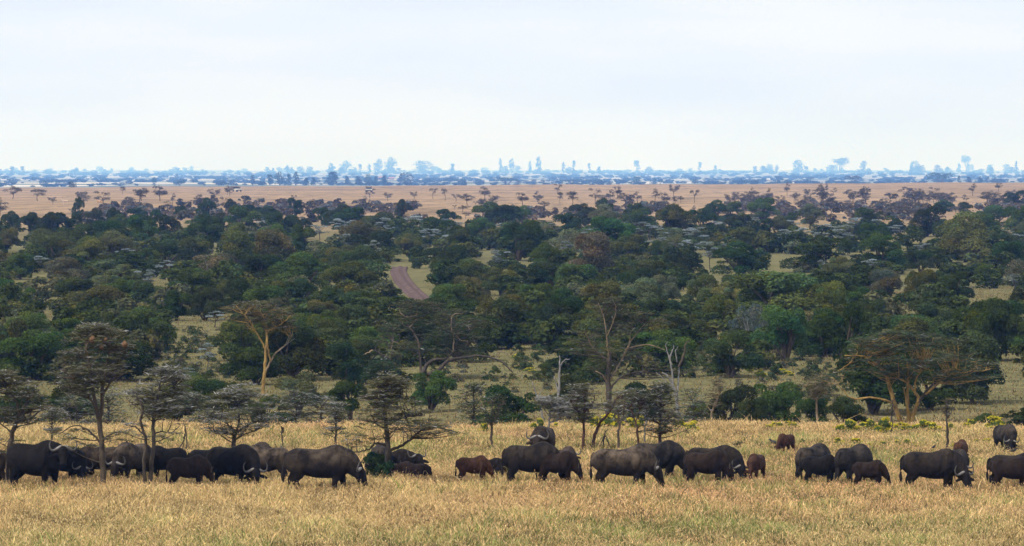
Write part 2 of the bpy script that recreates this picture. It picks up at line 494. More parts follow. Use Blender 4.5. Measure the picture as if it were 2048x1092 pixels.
def grass_mesh(name, n, y0, y1, hw0, hmin, hmax, wmul, seed, dull=1.0):
    g = np.random.default_rng(seed)
    u = g.uniform(size=n)
    y = y0 * (y1 / y0) ** u if y1 > 200 else y0 + (y1 - y0) * u
    x = g.uniform(-1, 1, n) * (.1035 * y + hw0)
    # tufting: pull blades towards random tuft centres
    tx = np.round(x / .35 + g.normal(0, .35, n)) * .35; ty = np.round(y / .45 + g.normal(0, .35, n)) * .45
    pull = g.uniform(0, .7, n); x = x + (tx - x) * pull; y = y + (ty - y) * pull
    if y1 > 200:
        tkx = np.interp(y, P2[::-1, 1], P2[::-1, 0]) if P2[0, 1] > P2[-1, 1] else np.interp(y, P2[:, 1], P2[:, 0])
        k_ = (np.abs(x - tkx) > 1.6) | (y < 330); x, y, tx, ty = x[k_], y[k_], tx[k_], ty[k_]; n = len(x)
    z = ground(x, y)
    pr = HZ + (CAMZ - z) * F / y                                       # photo row, used for where the sward changes
    big = soft_noise(x, y, 3, .22); mid = soft_noise(x, y, 4, .9); fine = soft_noise(x, y, 6, 3.0)
    greenness = .15 + .40 * big + .22 * mid
    greenness += .42 * sst(-y, -133, -124) + .22 * sst(y, 152, 163) * (1 - sst(y, 172, 180))
    for (cx_, cy_, rx, ry, a) in [(5, 130, 4.5, 3.2, .45), (10.2, 130, 2.2, 2.5, .4), (-11, 131, 3, 3, .35), (-9, 149, 3.5, 2, .4), (-3, 166, 6, 3, .2), (6, 146.5, 6, 1.6, .1), (13, 158, 5, 3, .25)]:
        greenness += a * np.exp(-((x - cx_) / rx) ** 2 - ((y - cy_) / ry) ** 2)
    h = g.uniform(hmin, hmax, n) * (1 + .25 * mid) * (.8 + .35 * np.clip(1 - greenness, 0, 1))
    tall = g.uniform(size=n) < .02; h = np.where(tall, h * 1.7, h)
    tus = np.clip(soft_noise(tx, ty, 9, 5.5) * 1.6 - .55, 0, 1); h = h * (1 + .55 * tus)
    greenness += .0 if y1 > 200 else 0
    wd = g.uniform(.006, .014, n) * wmul
    pal = np.array([(.72, .525, .225), (.65, .46, .19), (.84, .65, .31), (.74, .495, .25), (.48, .35, .145), (.23, .175, .08)]) * dull
    pg = np.array([(.36, .37, .125), (.27, .30, .085), (.44, .42, .16), (.17, .185, .06)]) * dull
    isg = g.uniform(size=n) < np.clip(greenness, .04, .8)
    col = np.where(isg[:, None], pg[g.integers(0, 4, n)], pal[g.integers(0, 6, n)])
    vivid = g.uniform(size=n) < .05 * np.clip(greenness * 2, 0, 1); col[vivid] = (.14, .24, .04)
    col = col * (g.uniform(.5, 1.35, (n, 1)) * (.94 + .24 * mid + .24 * fine)[:, None])
    pink = np.clip(.5 + .8 * big - .3 * greenness, 0, 1)[:, None]
    col = col * (1 + pink * np.array([.09, -.03, .03]))
    yaw = g.uniform(0, PI, n); lean = g.normal(0, .50, (n, 2)) * h[:, None]
    bx, by = np.cos(yaw) * wd, np.sin(yaw) * wd
    B = np.stack([x, y, z - .03], 1)
    mid_p = B + np.stack([lean[:, 0] * .35, lean[:, 1] * .35, h * .6], 1)
    tip = B + np.stack([lean[:, 0], lean[:, 1], h], 1)
    off = np.stack([bx, by, 0 * bx], 1)
    V = np.stack([B - off * .7, B + off * .7, mid_p + off, mid_p - off, tip], 1).reshape(-1, 3)
    k = np.arange(n)[:, None] * 5
    Q = k + np.array([0, 1, 2, 3]); T = k + np.array([3, 2, 4])
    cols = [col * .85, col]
    # seed heads
    sh = np.flatnonzero((g.uniform(size=n) < .46) & ~isg)
    cs = pal[g.integers(0, 4, len(sh))] * g.uniform(.8, 1.45, (len(sh), 1)) * (1 + pink[sh] * np.array([.15, -.04, .02]))
    ax = np.stack([lean[sh, 0] * .5 + g.normal(0, .05, len(sh)), lean[sh, 1] * .5, .07 + 0 * h[sh]], 1); ax = unit(ax)
    l = g.uniform(.022, .05, (len(sh), 1)) * (wmul ** .6)
    vv, qq = quads_at(tip[sh] + ax * l * .3, ax * l, off[sh] * .85)
    return mesh_np(name, np.vstack([V, vv]), [Q, T, qq + len(V)], col=np.vstack([cols[0], cols[1], cs]), mats=[M['grass']])


# long bent straw stems standing out of the sward
g = np.random.default_rng(31); ps = []
for k in range(2600):
    y = g.uniform(118, 178) if k % 3 else g.uniform(118, 136); x = g.uniform(-1, 1) * (.1035 * y + 1); a = g.uniform(0, 2 * PI); L_ = g.uniform(.22, .5); z = gz(x, y)
    e = np.array([x + math.cos(a) * L_ * .8, y + math.sin(a) * L_ * .8, z + L_ * g.uniform(.15, .8)])
    ps.append((bezier(np.array([x, y, z]), np.array([x + math.cos(a) * L_ * .15, y + math.sin(a) * L_ * .15, z + L_ * 1.05]), e, 5), np.linspace(.006, .004, 5)))
tv, tq, tt = tubes(ps, 3); cc_ = np.array([.80, .62, .30]) * g.uniform(.55, 1.15, (len(ps), 1))
tag(link('straw_stems', mesh_np('straw_stems', tv, [tq, tt], col=np.vstack([np.repeat(cc_, len(tq) // len(ps), 0), np.repeat(cc_, len(tt) // len(ps), 0)]), mats=[M['grass']])), kind='stuff')
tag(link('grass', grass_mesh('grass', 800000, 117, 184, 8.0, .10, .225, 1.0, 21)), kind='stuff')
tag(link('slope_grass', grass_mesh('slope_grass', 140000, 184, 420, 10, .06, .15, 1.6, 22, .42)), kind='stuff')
# ------------------------------------------------------------------ buffalo
def ell_loft(path, n=16, expo=2.3):
    """closed loft of oval rings; path rows (x,y,z,half width,half height)"""
    A = np.asarray(path, dtype=float); P = A[:, :3]
    # resample smoothly
    Q, _ = smooth_path(P, [1], 4); W_, _ = smooth_path(np.column_stack([A[:, 3:5], 0 * A[:, 3]]), [1], 4)
    tan = np.gradient(Q, axis=0); tan /= np.linalg.norm(tan, axis=1, keepdims=True) + 1e-9
    S = np.array([0, 1., 0]) - tan * tan[:, [1]]; S /= np.linalg.norm(S, axis=1, keepdims=True) + 1e-9
    U = np.cross(tan, S)
    th = np.arange(n) / n * 2 * PI
    c, s = np.cos(th), np.sin(th)
    ce = np.sign(c) * np.abs(c) ** (2 / expo); se = np.sign(s) * np.abs(s) ** (2 / expo)
    R_ = Q[:, None, :] + S[:, None, :] * ce[None, :, None] * W_[:, 0][:, None, None] + U[:, None, :] * se[None, :, None] * W_[:, 1][:, None, None]
    m = len(Q); V = R_.reshape(-1, 3); f = []
    for i in range(m - 1):
        for j in range(n):
            f.append((i * n + j, i * n + (j + 1) % n, (i + 1) * n + (j + 1) % n, (i + 1) * n + j))
    f.append(tuple(range(n - 1, -1, -1))); f.append(tuple((m - 1) * n + j for j in range(n)))
    return [tuple(v) for v in V], f


def hide_mat():
    m, nt, out = new_mat('buffalo_hide')
    tc = N(nt, 'ShaderNodeTexCoord'); oi = N(nt, 'ShaderNodeObjectInfo'); ob = tc.outputs['Object']
    mp = N(nt, 'ShaderNodeVectorMath', operation='ADD')
    sc = N(nt, 'ShaderNodeVectorMath', operation='SCALE'); cmb = N(nt, 'ShaderNodeCombineXYZ')
    for k in range(3): nt.links.new(oi.outputs['Random'], cmb.inputs[k])
    nt.links.new(cmb.outputs[0], sc.inputs[0]); sc.inputs['Scale'].default_value = 40
    nt.links.new(ob, mp.inputs[0]); nt.links.new(sc.outputs[0], mp.inputs[1])
    v = mp.outputs[0]
    f = noise_tex(nt, v, 3.0, 5, .6); f2 = noise_tex(nt, v, 38, 3, .7, (1, 1, .5)); f3 = noise_tex(nt, v, 1.6, 6, .72)
    base = mixc(nt, 1.0, oi.outputs['Color'], ramp(nt, f, [(.3, (.62, .62, .62)), (.7, (1.35, 1.28, 1.22))]), 'MULTIPLY')
    base = mixc(nt, .65, base, ramp(nt, f2, [(.3, (.45, .45, .45)), (.7, (1.5, 1.5, 1.5))]), 'MULTIPLY')
    # dried mud and dust on the flanks and rump (not on belly and legs)
    sep = N(nt, 'ShaderNodeSeparateXYZ'); nt.links.new(ob, sep.inputs[0])
    up = N(nt, 'ShaderNodeMapRange'); nt.links.new(sep.outputs['Z'], up.inputs['Value']); up.inputs[1].default_value = .55; up.inputs[2].default_value = 1.15
    md = ramp(nt, f3, [(.40, (0, 0, 0)), (.62, (1, 1, 1))])
    k = N(nt, 'ShaderNodeMath', operation='MULTIPLY'); nt.links.new(md, k.inputs[0]); nt.links.new(up.outputs[0], k.inputs[1])
    k2 = N(nt, 'ShaderNodeMath', operation='MULTIPLY'); nt.links.new(k.outputs[0], k2.inputs[0]); nt.links.new(oi.outputs['Alpha'], k2.inputs[1])
    base = mixc(nt, k2.outputs[0], base, (.155, .115, .08))
    p = N(nt, 'ShaderNodeBsdfPrincipled'); p.inputs['Roughness'].default_value = .8; p.inputs['Specular IOR Level'].default_value = .12
    nt.links.new(base, p.inputs['Base Color'])
    b0 = N(nt, 'ShaderNodeBump'); b0.inputs['Strength'].default_value = .9; b0.inputs['Distance'].default_value = .16
    nt.links.new(noise_tex(nt, v, 4.2, 3, .5, (1, 1, .55)), b0.inputs['Height'])
    b = N(nt, 'ShaderNodeBump'); b.inputs['Strength'].default_value = .7; b.inputs['Distance'].default_value = .03
    nt.links.new(b0.outputs[0], b.inputs['Normal']); nt.links.new(f2, b.inputs['Height']); nt.links.new(b.outputs[0], p.inputs['Normal'])
    nt.links.new(p.outputs[0], out.inputs['Surface'])
    return m


M['hide'] = hide_mat()
m, nt, out_ = new_mat('ringed_horn'); at = N(nt, 'ShaderNodeAttribute', attribute_name='Col'); tc = N(nt, 'ShaderNodeTexCoord')
hc_ = mixc(nt, .7, at.outputs['Color'], ramp(nt, noise_tex(nt, tc.outputs['Object'], 16, 4), [(.3, (.55, .55, .55)), (.7, (1.3, 1.3, 1.3))]), 'MULTIPLY')
p_ = N(nt, 'ShaderNodeBsdfPrincipled'); p_.inputs['Roughness'].default_value = .6; p_.inputs['Specular IOR Level'].default_value = .25
nt.links.new(hc_, p_.inputs['Base Color']); nt.links.new(p_.outputs[0], out_.inputs['Surface']); M['horn_tint'] = m
M['tuft'] = plain_mat('tail_hair', (.02, .016, .014), .9, .1)


def remeshed(name, V, Fc, voxel, smooth_it=7):
    me = bpy.data.meshes.new(name); me.from_pydata(V, [], Fc); me.update()
    o = bpy.data.objects.new(name, me); COL.objects.link(o)
    r = o.modifiers.new('r', 'REMESH'); r.mode = 'VOXEL'; r.voxel_size = voxel; r.use_smooth_shade = True
    sm = o.modifiers.new('s', 'SMOOTH'); sm.factor = .5; sm.iterations = smooth_it
    dg = bpy.context.evaluated_depsgraph_get()
    res = bpy.data.meshes.new_from_object(o.evaluated_get(dg))
    res.name = name
    bpy.data.objects.remove(o); bpy.data.meshes.remove(me)
    for p in res.polygons: p.use_smooth = True
    return res


def build_pose(kind='adult', head='graze', yaw=0.0, legs=(0, 0, 0, 0), drop=0.0, horns='full', lying=False, tailx=0.0):
    """one pose: returns dict of meshes (body, horn left, horn right, tail tuft). +X forward, feet at z=0"""
    calf = kind == 'calf'; juv = kind == 'juvenile'
    bw = .84 if calf else .92 if juv else 1.0
    zb = .10 if calf else .05 if juv else 0.0                 # slimmer belly for the young
    hl = .90 if calf else 1.0 if juv else 1.14
    V, Fc = [], []

    def add(path, n=16, expo=2.2):
        v, f = ell_loft(path, n, expo); o = len(V)
        V.extend(v); Fc.extend([tuple(k + o for k in q) for q in f])
    dz = -.50 if lying else 0.0
    prof = [(-1.13, 1.10, .86, .10), (-1.06, 1.22, .70, .24), (-.86, 1.33, .54, .36), (-.52, 1.33, .49, .40), (-.12, 1.31, .40, .45),
            (.22, 1.38, .385, .43), (.48, 1.46, .42, .375), (.72, 1.39, .51, .29), (.88, 1.25, .70, .18), (.95, 1.12, .82, .09)]
    add([(x, 0, (a + b + zb) / 2 + dz, w_ * bw, (a - b - zb) / 2) for x, a, b, w_ in prof], 20)
    # hip bones and shoulder blades
    for sy in (-1, 1):
        add([(-.74, sy * .20 * bw, 1.16 + dz, .10, .13), (-.62, sy * .22 * bw, 1.20 + dz, .11, .11), (-.50, sy * .2 * bw, 1.14 + dz, .08, .10)], 10)
        add([(.36, sy * .33 * bw, .66 + dz, .08, .14), (.44, sy * .34 * bw, .95 + dz, .10, .19), (.46, sy * .20 * bw, 1.27 + dz, .08, .14)], 10)
    # neck and head
    cy, sy_ = math.cos(yaw), math.sin(yaw)
    if head == 'graze':
        pts = [(.46, 0, 1.05, .30, .39), (.78, .0, .94, .25, .37), (.98 + .02 * cy, .10 * sy_, .74 - drop * .5, .19, .28), (1.09 + .04 * cy, .20 * sy_, .58 - drop, .16, .21)]
        P = np.array([1.08 + .05 * cy, .22 * sy_, .63 - drop]); fd = np.array([.42 * cy, .42 * sy_, -.907]) if abs(yaw) < .6 else np.array([.62 * cy, .62 * sy_, -.785])
    elif head == 'alert':
        pts = [(.46, 0, 1.08, .27, .36), (.78, 0, 1.08, .22, .31), (1.0, .08 * sy_, 1.08, .18, .25), (1.12 + .05 * cy, .18 * sy_, 1.12, .15, .20)]
        P = np.array([1.14 + .06 * cy, .22 * sy_, 1.16]); fd = np.array([.80 * cy, .80 * sy_, -.60])
    else:   # level
        pts = [(.46, 0, 1.08, .26, .34), (.80, 0, 1.04, .20, .27), (1.04, .06 * sy_, .98, .16, .21), (1.18 + .04 * cy, .16 * sy_, .94, .135, .17)]
        P = np.array([1.2 + .05 * cy, .2 * sy_, .97]); fd = np.array([.62 * cy, .62 * sy_, -.785])
    pts = [(a, b, c + dz, d * bw, e) for a, b, c, d, e in pts]; P = P + np.array([0, 0, dz])
    if calf: pts = [(a * .96, b, c, d * .9, e * .85) for a, b, c, d, e in pts]; P[0] *= .96
    add(pts + [tuple(P + fd * .02) + (.12, .15)], 16)
    side = np.array([-sy_, cy, 0.0]); up = np.cross(fd, side); up *= np.sign(up[2]) if abs(up[2]) > .05 else 1
    if up @ np.array([cy, sy_, .6]) < 0: up = -up
    # head loft needs its own frame: build in local coords then map
    hp = [(-.05, .11, .12, .02), (.05, .14, .155, .02), (.18, .135, .155, .0), (.32, .105, .125, -.01), (.44, .098, .10, -.01), (.52, .105, .088, -.01), (.57, .07, .06, -.015)]
    v, f = ell_loft([(t * hl, 0, u * hl, a * hl, b * hl) for t, a, b, u in hp], 14, 2.2)
    v = np.array(v); vw = P + v[:, [0]] * fd + v[:, [1]] * side + v[:, [2]] * up
    o = len(V); V.extend([tuple(k) for k in vw]); Fc.extend([tuple(k + o for k in q) for q in f])
    hv = up * .72 - fd * .70                                  # horn plane: up and back
    for sgn in (-1, 1):                                       # drooping ears
        e = []
        for t, wv, th in ((0, .05, .03), (.12, .085, .03), (.24, .07, .025), (.31, .02, .02)):
            q = P + fd * .10 + side * sgn * (.11 + t) * hl + hv * (-.03 - .28 * t)
            e.append((q, wv, th))
        ev, ef = [], []
        for q, wv, th in e:
            for k in range(8):
                a = k / 8 * 2 * PI
                ev.append(tuple(q + hv * math.sin(a) * wv + fd * math.cos(a) * th))
        for i in range(3):
            for k in range(8): ef.append((i * 8 + k, i * 8 + (k + 1) % 8, (i + 1) * 8 + (k + 1) % 8, (i + 1) * 8 + k))
        ef.append(tuple(range(7, -1, -1))); ef.append(tuple(range(24, 32)))
        o = len(V); V.extend(ev); Fc.extend([tuple(k + o for k in q) for q in ef])
    # legs: fore left, fore right, hind left, hind right
    lw = .92 if calf else 1.0
    if not lying:
        for sgn, dx in ((1, legs[0]), (-1, legs[1])):
            y = sgn * .20 * bw
            add([(.50, y * .9, 1.0, .12, .22), (.53, y, .70, .14 * lw, .21), (.53 + dx * .35, y, .48, .115 * lw, .15), (.53 + dx * .6, y, .36, .098 * lw, .115),
                 (.52 + dx * .8, y, .22, .08 * lw, .088), (.53 + dx * .95, y, .10, .082 * lw, .088), (.55 + dx, y, .05, .07 * lw, .08), (.57 + dx, y, .0, .08 * lw, .095)], 12)
        for sgn, dx in ((1, legs[2]), (-1, legs[3])):
            y = sgn * .21 * bw
            add([(-.78, y * .8, 1.08, .14, .28), (-.74, y, .82, .17 * lw, .28), (-.74 + dx * .3, y, .58, .15 * lw, .225), (-.83 + dx * .45, y, .43, .11 * lw, .155), (-.89 + dx * .6, y, .34, .092 * lw, .12),
                 (-.885 + dx * .8, y, .22, .08 * lw, .09), (-.87 + dx * .95, y, .10, .082 * lw, .09), (-.85 + dx, y, .05, .068 * lw, .08), (-.83 + dx, y, .0, .078 * lw, .092)], 12)
    else:
        for sgn in (1, -1):
            add([(.50, sgn * .22, .45, .11, .16), (.72, sgn * .27, .22, .09, .10), (.86, sgn * .27, .11, .075, .08), (.62, sgn * .30, .07, .06, .06), (.48, sgn * .3, .06, .07, .06)], 12)
            add([(-.75, sgn * .2, .55, .13, .24), (-.45, sgn * .34, .30, .13, .18), (-.30, sgn * .38, .16, .09, .11), (-.55, sgn * .42, .09, .07, .08), (-.32, sgn * .45, .06, .06, .06)], 12)
    # tail
    tz = 1.20 + dz; tl = .62 if not lying else .3
    tp = [(-1.06, 0, tz, .045, .05), (-1.16, .0, tz - .12, .04, .04), (-1.19 - tailx * .5, tailx * .3, tz - .35 * tl / .62, .034, .034), (-1.18 - tailx, tailx, tz - tl, .03, .03)]
    add(tp, 8)
    vox = .026 if not calf else .024
    out = {'body': remeshed('body', V, Fc, vox)}
    # tail tuft
    e = np.array([-1.18 - tailx, tailx, tz - tl + .05])
    tv, tf = ell_loft([tuple(e) + (.03, .03), (e[0] - .01, e[1], e[2] - .12, .05, .055), (e[0], e[1], e[2] - .26, .045, .05), (e[0] + .01, e[1], e[2] - .38, .012, .012)], 10, 2)
    tm = bpy.data.meshes.new('tail_tuft'); tm.from_pydata(tv, [], tf); tm.update(); out['tuft'] = tm
    # horns
    out['horns'] = []
    if horns != 'none':
        for sgn in (1, -1):
            if horns == 'full':
                hp = [(.03, .125, .05, .065), (.09, .135, .05, .070), (.17, .095, .04, .062), (.27, .03, .02, .052), (.36, .0, .0, .044), (.43, .05, -.01, .036), (.455, .14, -.03, .028), (.43, .235, -.04, .019), (.375, .30, -.05, .008)]
            elif horns == 'cow':
                hp = [(.05, .12, .05, .042), (.12, .115, .05, .050), (.2, .06, .03, .044), (.29, .02, .01, .038), (.37, .03, .0, .032), (.42, .11, -.02, .025), (.42, .2, -.04, .018), (.37, .28, -.05, .007)]
            else:     # young: short spikes, out and up
                hp = [(.08, .10, .03, .04), (.15, .12, .02, .038), (.21, .18, .0, .030), (.24, .27, -.02, .02), (.24, .34, -.03, .008)]
            pp = [P + fd * b * hl + side * sgn * s_ * hl * .84 + hv * (u * .84 + .015) * hl for s_, u, b, r in hp]
            q, r = smooth_path(pp, [h[3] * .80 for h in hp], 4)
            tv, tq, tt = tubes([(q, r)], 10)
            fr = np.concatenate([np.repeat(np.linspace(0, 1, len(q) - 1), 10), np.ones(10)])[:, None]
            k_ = np.clip((.46 - fr) / .22, 0, 1) * (horns != 'young')
            hc = np.array([.085, .078, .072]) * (1 - k_) + np.array([.215, .196, .178]) * k_
            out['horns'].append(mesh_np('horn', tv, [tq, tt], col=hc, smooth=True, mats=[M['horn_tint']]))
    for k in ('body', 'tuft'):
        out[k].materials.clear(); out[k].materials.append(M['hide'] if k == 'body' else M['tuft'])
    co_ = np.empty(len(out['body'].vertices) * 3, dtype=np.float32); out['body'].vertices.foreach_get('co', co_)
    co_ = co_.reshape(-1, 3); out['co'] = co_
    back = co_[np.abs(co_[:, 0]) < .8]; out['top'] = float(back[:, 2].max())
    return out


POSE = {
    'graze': build_pose(legs=(.16, -.12, -.10, .18)),
    'graze_step': build_pose(legs=(-.22, .20, .16, -.24), yaw=-.35, tailx=.04, horns='full'),
    'graze_cow': build_pose(legs=(.05, -.18, .20, -.06), horns='cow', drop=.06),
    'graze_turn': build_pose(legs=(.1, -.1, -.05, .12), yaw=-.85, horns='full', drop=.09),
    'graze_away': build_pose(legs=(-.1, .14, .1, -.1), yaw=.7, horns='cow'),
    'alert': build_pose(head='alert', yaw=-.95, legs=(.05, -.12, -.16, .12), horns='full'),
    'level': build_pose(head='level', yaw=0.0, legs=(.04, -.05, .05, -.1), horns='full'),
    'lying': build_pose(head='alert', yaw=-.5, lying=True, horns='cow'),
    'calf_graze': build_pose('calf', legs=(.12, -.1, -.1, .14), horns='none', drop=-.02),
    'calf_walk': build_pose('calf', head='level', yaw=-.3, legs=(.2, -.2, -.2, .2), horns='none'),
    'juv_graze': build_pose('juvenile', legs=(-.1, .12, .14, -.12), horns='young', yaw=-.25),
    'juv_level': build_pose('juvenile', head='level', legs=(.1, -.1, -.1, .1), horns='young', yaw=.1),
}
DARK = (.0095, .0066, .0052, .20); BLK = (.0058, .0044, .0038, .04); BRN = (.018, .0118, .0082, .40); DUST = (.019, .0135, .0095, .8)
CALF = (.060, .0245, .0115, .15); CALFD = (.0155, .0080, .0048, .1); GREYD = (.0125, .0108, .0102, .35)
GRP = 'buffalo of the herd grazing across the grass'


def buffalo(x0, x1, ytop, yg, pose, yawdeg, colr, label, d=None, cat='buffalo', name='cape_buffalo'):
    p = POSE[pose]
    if d is None: d = gd((x0 + x1) / 2, yg + 7, 112, 176)
    a = math.radians(yawdeg); c_, s_ = math.cos(a), math.sin(a)
    X = p['co'][:, 0] * c_ - p['co'][:, 1] * s_
    xm = px_x((x0 + x1) / 2, d); z0 = gz(xm, d)
    sc = (px_z(ytop, d) - z0) / p['top']
    have = (X.max() - X.min()) * sc * F / d
    fx = min(1.04, max(.86 if cat == 'buffalo' else .80, (x1 - x0) / have)) if abs(math.cos(a)) > .6 else 1.0
    X = p['co'][:, 0] * fx * c_ - p['co'][:, 1] * s_
    off = sc * (X.min() + X.max()) / 2
    root = empty(name, (xm - off, d, gz(xm - off, d)), a)
    root.scale = (sc * fx, sc, sc)
    tag(root, label, cat, GRP)
    link('body', p['body'], root, color=colr); link('tail_tuft', p['tuft'], root)
    for h in p['horns']: link('horn', h, root)
    return root, sc, d


B = buffalo
B(-112, 22, 893, 962, 'graze', 180, BRN, 'buffalo cut by the left edge of the photo behind the thin leaning trunk')
B(17, 152, 879, 972, 'alert', -27, BLK, 'big black bull with raised head and wide curling horns staring out, leftmost full buffalo')
B(84, 190, 893, 955, 'graze_turn', -35, BLK, 'black buffalo grazing half hidden behind the staring bull, pale horn tips near the grass')
B(140, 252, 888, 951, 'graze', 172, BRN, 'brown buffalo passing behind the trunk of the tall nest-hung thorn tree')
B(213, 305, 882, 953, 'graze', -118, DUST, 'dusty buffalo grazing head-on with upturned U of horns beside two thin trunks')
B(296, 356, 890, 951, 'graze_cow', -150, BLK, 'dark buffalo right of the two thin trunks with head turned down and pale horn')
B(336, 428, 909, 971, 'juv_graze', 6, CALFD, 'dark brown youngster standing before the big-bossed bull', cat='young buffalo')
B(383, 470, 893, 955, 'graze_away', 20, BLK, 'dark buffalo rump showing between the dark brown youngster and big-bossed bull')
B(413, 535, 887, 968, 'graze_turn', -28, BLK, 'black bull with heavy pale horn boss lowered to the grass, facing right')
B(488, 552, 884, 945, 'level', 60, BRN, 'buffalo of which only a low back ridge shows behind the big-bossed bull', d=152)
B(478, 576, 889, 957, 'graze', 168, DUST, 'brown dusty buffalo behind big-bossed bull, rounded rump near the large profile buffalo')
B(563, 738, 889, 974, 'graze', -4, (.0115, .0082, .0066, .45), 'large dark buffalo grazing in full profile left of the dark green shrub')
B(560, 680, 901, 960, 'calf_graze', 20, CALF, 'reddish calf whose legs show beneath the large profile buffalo', cat='buffalo calf', d=152)
B(737, 790, 886, 958, 'graze', 84, GREYD, 'greyish buffalo seen from behind between shrub and layered thorn tree trunk', d=151)
B(770, 818, 897, 945, 'lying', -25, DARK, 'buffalo lying down with one upcurved horn showing right of the shrub', d=152)
B(795, 846, 922, 946, 'lying', 170, CALFD, 'small dark brown buffalo lying flat in the grass right of the shrub', d=149.8, cat='buffalo calf')
B(911, 990, 910, 960, 'calf_graze', -5, CALF, 'bright reddish brown calf grazing alone in the middle gap of the herd', cat='buffalo calf')
B(962, 1030, 915, 945, 'lying', -150, DARK, 'buffalo lying behind the dark cow with curled horn beside the reddish calf', d=150.8)
B(1004, 1135, 883, 961, 'graze_cow', 8, DARK, 'dark smooth cow in profile, tail hanging, behind the brown youngster with thin horns')
B(1074, 1165, 901, 961, 'juv_graze', -6, CALFD, 'brown youngster with thin white horns grazing before the dark smooth cow', cat='young buffalo')
B(1118, 1156, 893, 955, 'level', 75, (.045, .027, .019, .3), 'brown buffalo seen end-on just right of the brown youngster with thin horns', d=151)
B(1060, 1102, 850, 905, 'level', -100, BRN, 'buffalo facing head-on with drooping horns, standing alone behind the dark cow', d=159)
B(1180, 1330, 891, 968, 'graze', -8, DUST, 'dusty tan-flanked buffalo grazing in profile at the middle of the herd, white boss')
B(1258, 1385, 880, 952, 'graze_cow', -3, (.0105, .009, .0085, .3), 'blackish grey buffalo with humped back behind the dusty tan-flanked one')
B(1368, 1502, 889, 956, 'graze_turn', -10, DARK, 'dark brown buffalo with pale lowered horns behind the dark youngster, near reddish calf')
B(1366, 1470, 899, 963, 'juv_graze', -8, CALFD, 'dark youngster with two upright thin horns in front of the dark brown buffalo', cat='young buffalo')
B(1489, 1531, 906, 953, 'calf_graze', -108, (.060, .026, .014, .1), 'red-brown calf seen end-on just right of the pale lowered horns', cat='buffalo calf')
B(1552, 1586, 866, 899, 'calf_graze', -122, (.06, .024, .012, .1), 'small red-brown calf far back on the grass beside a black bird', cat='buffalo calf')
B(1603, 1664, 887, 955, 'graze', 58, GREYD, 'dark grey buffalo seen half from behind, a black youngster in front of it')
B(1616, 1684, 908, 963, 'juv_level', -12, BLK, 'black woolly youngster with level head before the grey half-turned buffalo', cat='young buffalo')
B(1677, 1752, 888, 962, 'graze', 52, GREYD, 'dark grey buffalo seen half from behind, a brown calf at its flank')
B(1707, 1778, 919, 969, 'calf_graze', -8, CALFD, 'dark brown round-backed calf grazing before the grey half-turned buffalo', cat='buffalo calf')
B(1800, 1950, 897, 974, 'graze_turn', -6, (.0105, .0074, .006, .2), 'big dark buffalo in profile with great pale horns turned to the viewer at the grass')
B(1897, 1938, 896, 955, 'graze', -82, GREYD, 'grey buffalo seen end-on right behind the buffalo with great pale horns')
B(1912, 1934, 879, 912, 'calf_graze', 75, CALF, 'small red calf standing end-on behind the grey end-on buffalo', d=158, cat='buffalo calf')
B(1988, 2034, 847, 896, 'graze_turn', -72, GREYD, 'lone black buffalo grazing far back at right with wide horns near yellow flowers')
B(1968, 2110, 904, 966, 'graze', 0, DARK, 'dark buffalo cut by the right edge of the photo, a bird on its back')
B(1979, 2078, 912, 972, 'juv_graze', -5, CALFD, 'dark brown youngster at the right edge in front of the cut-off buffalo', cat='young buffalo')
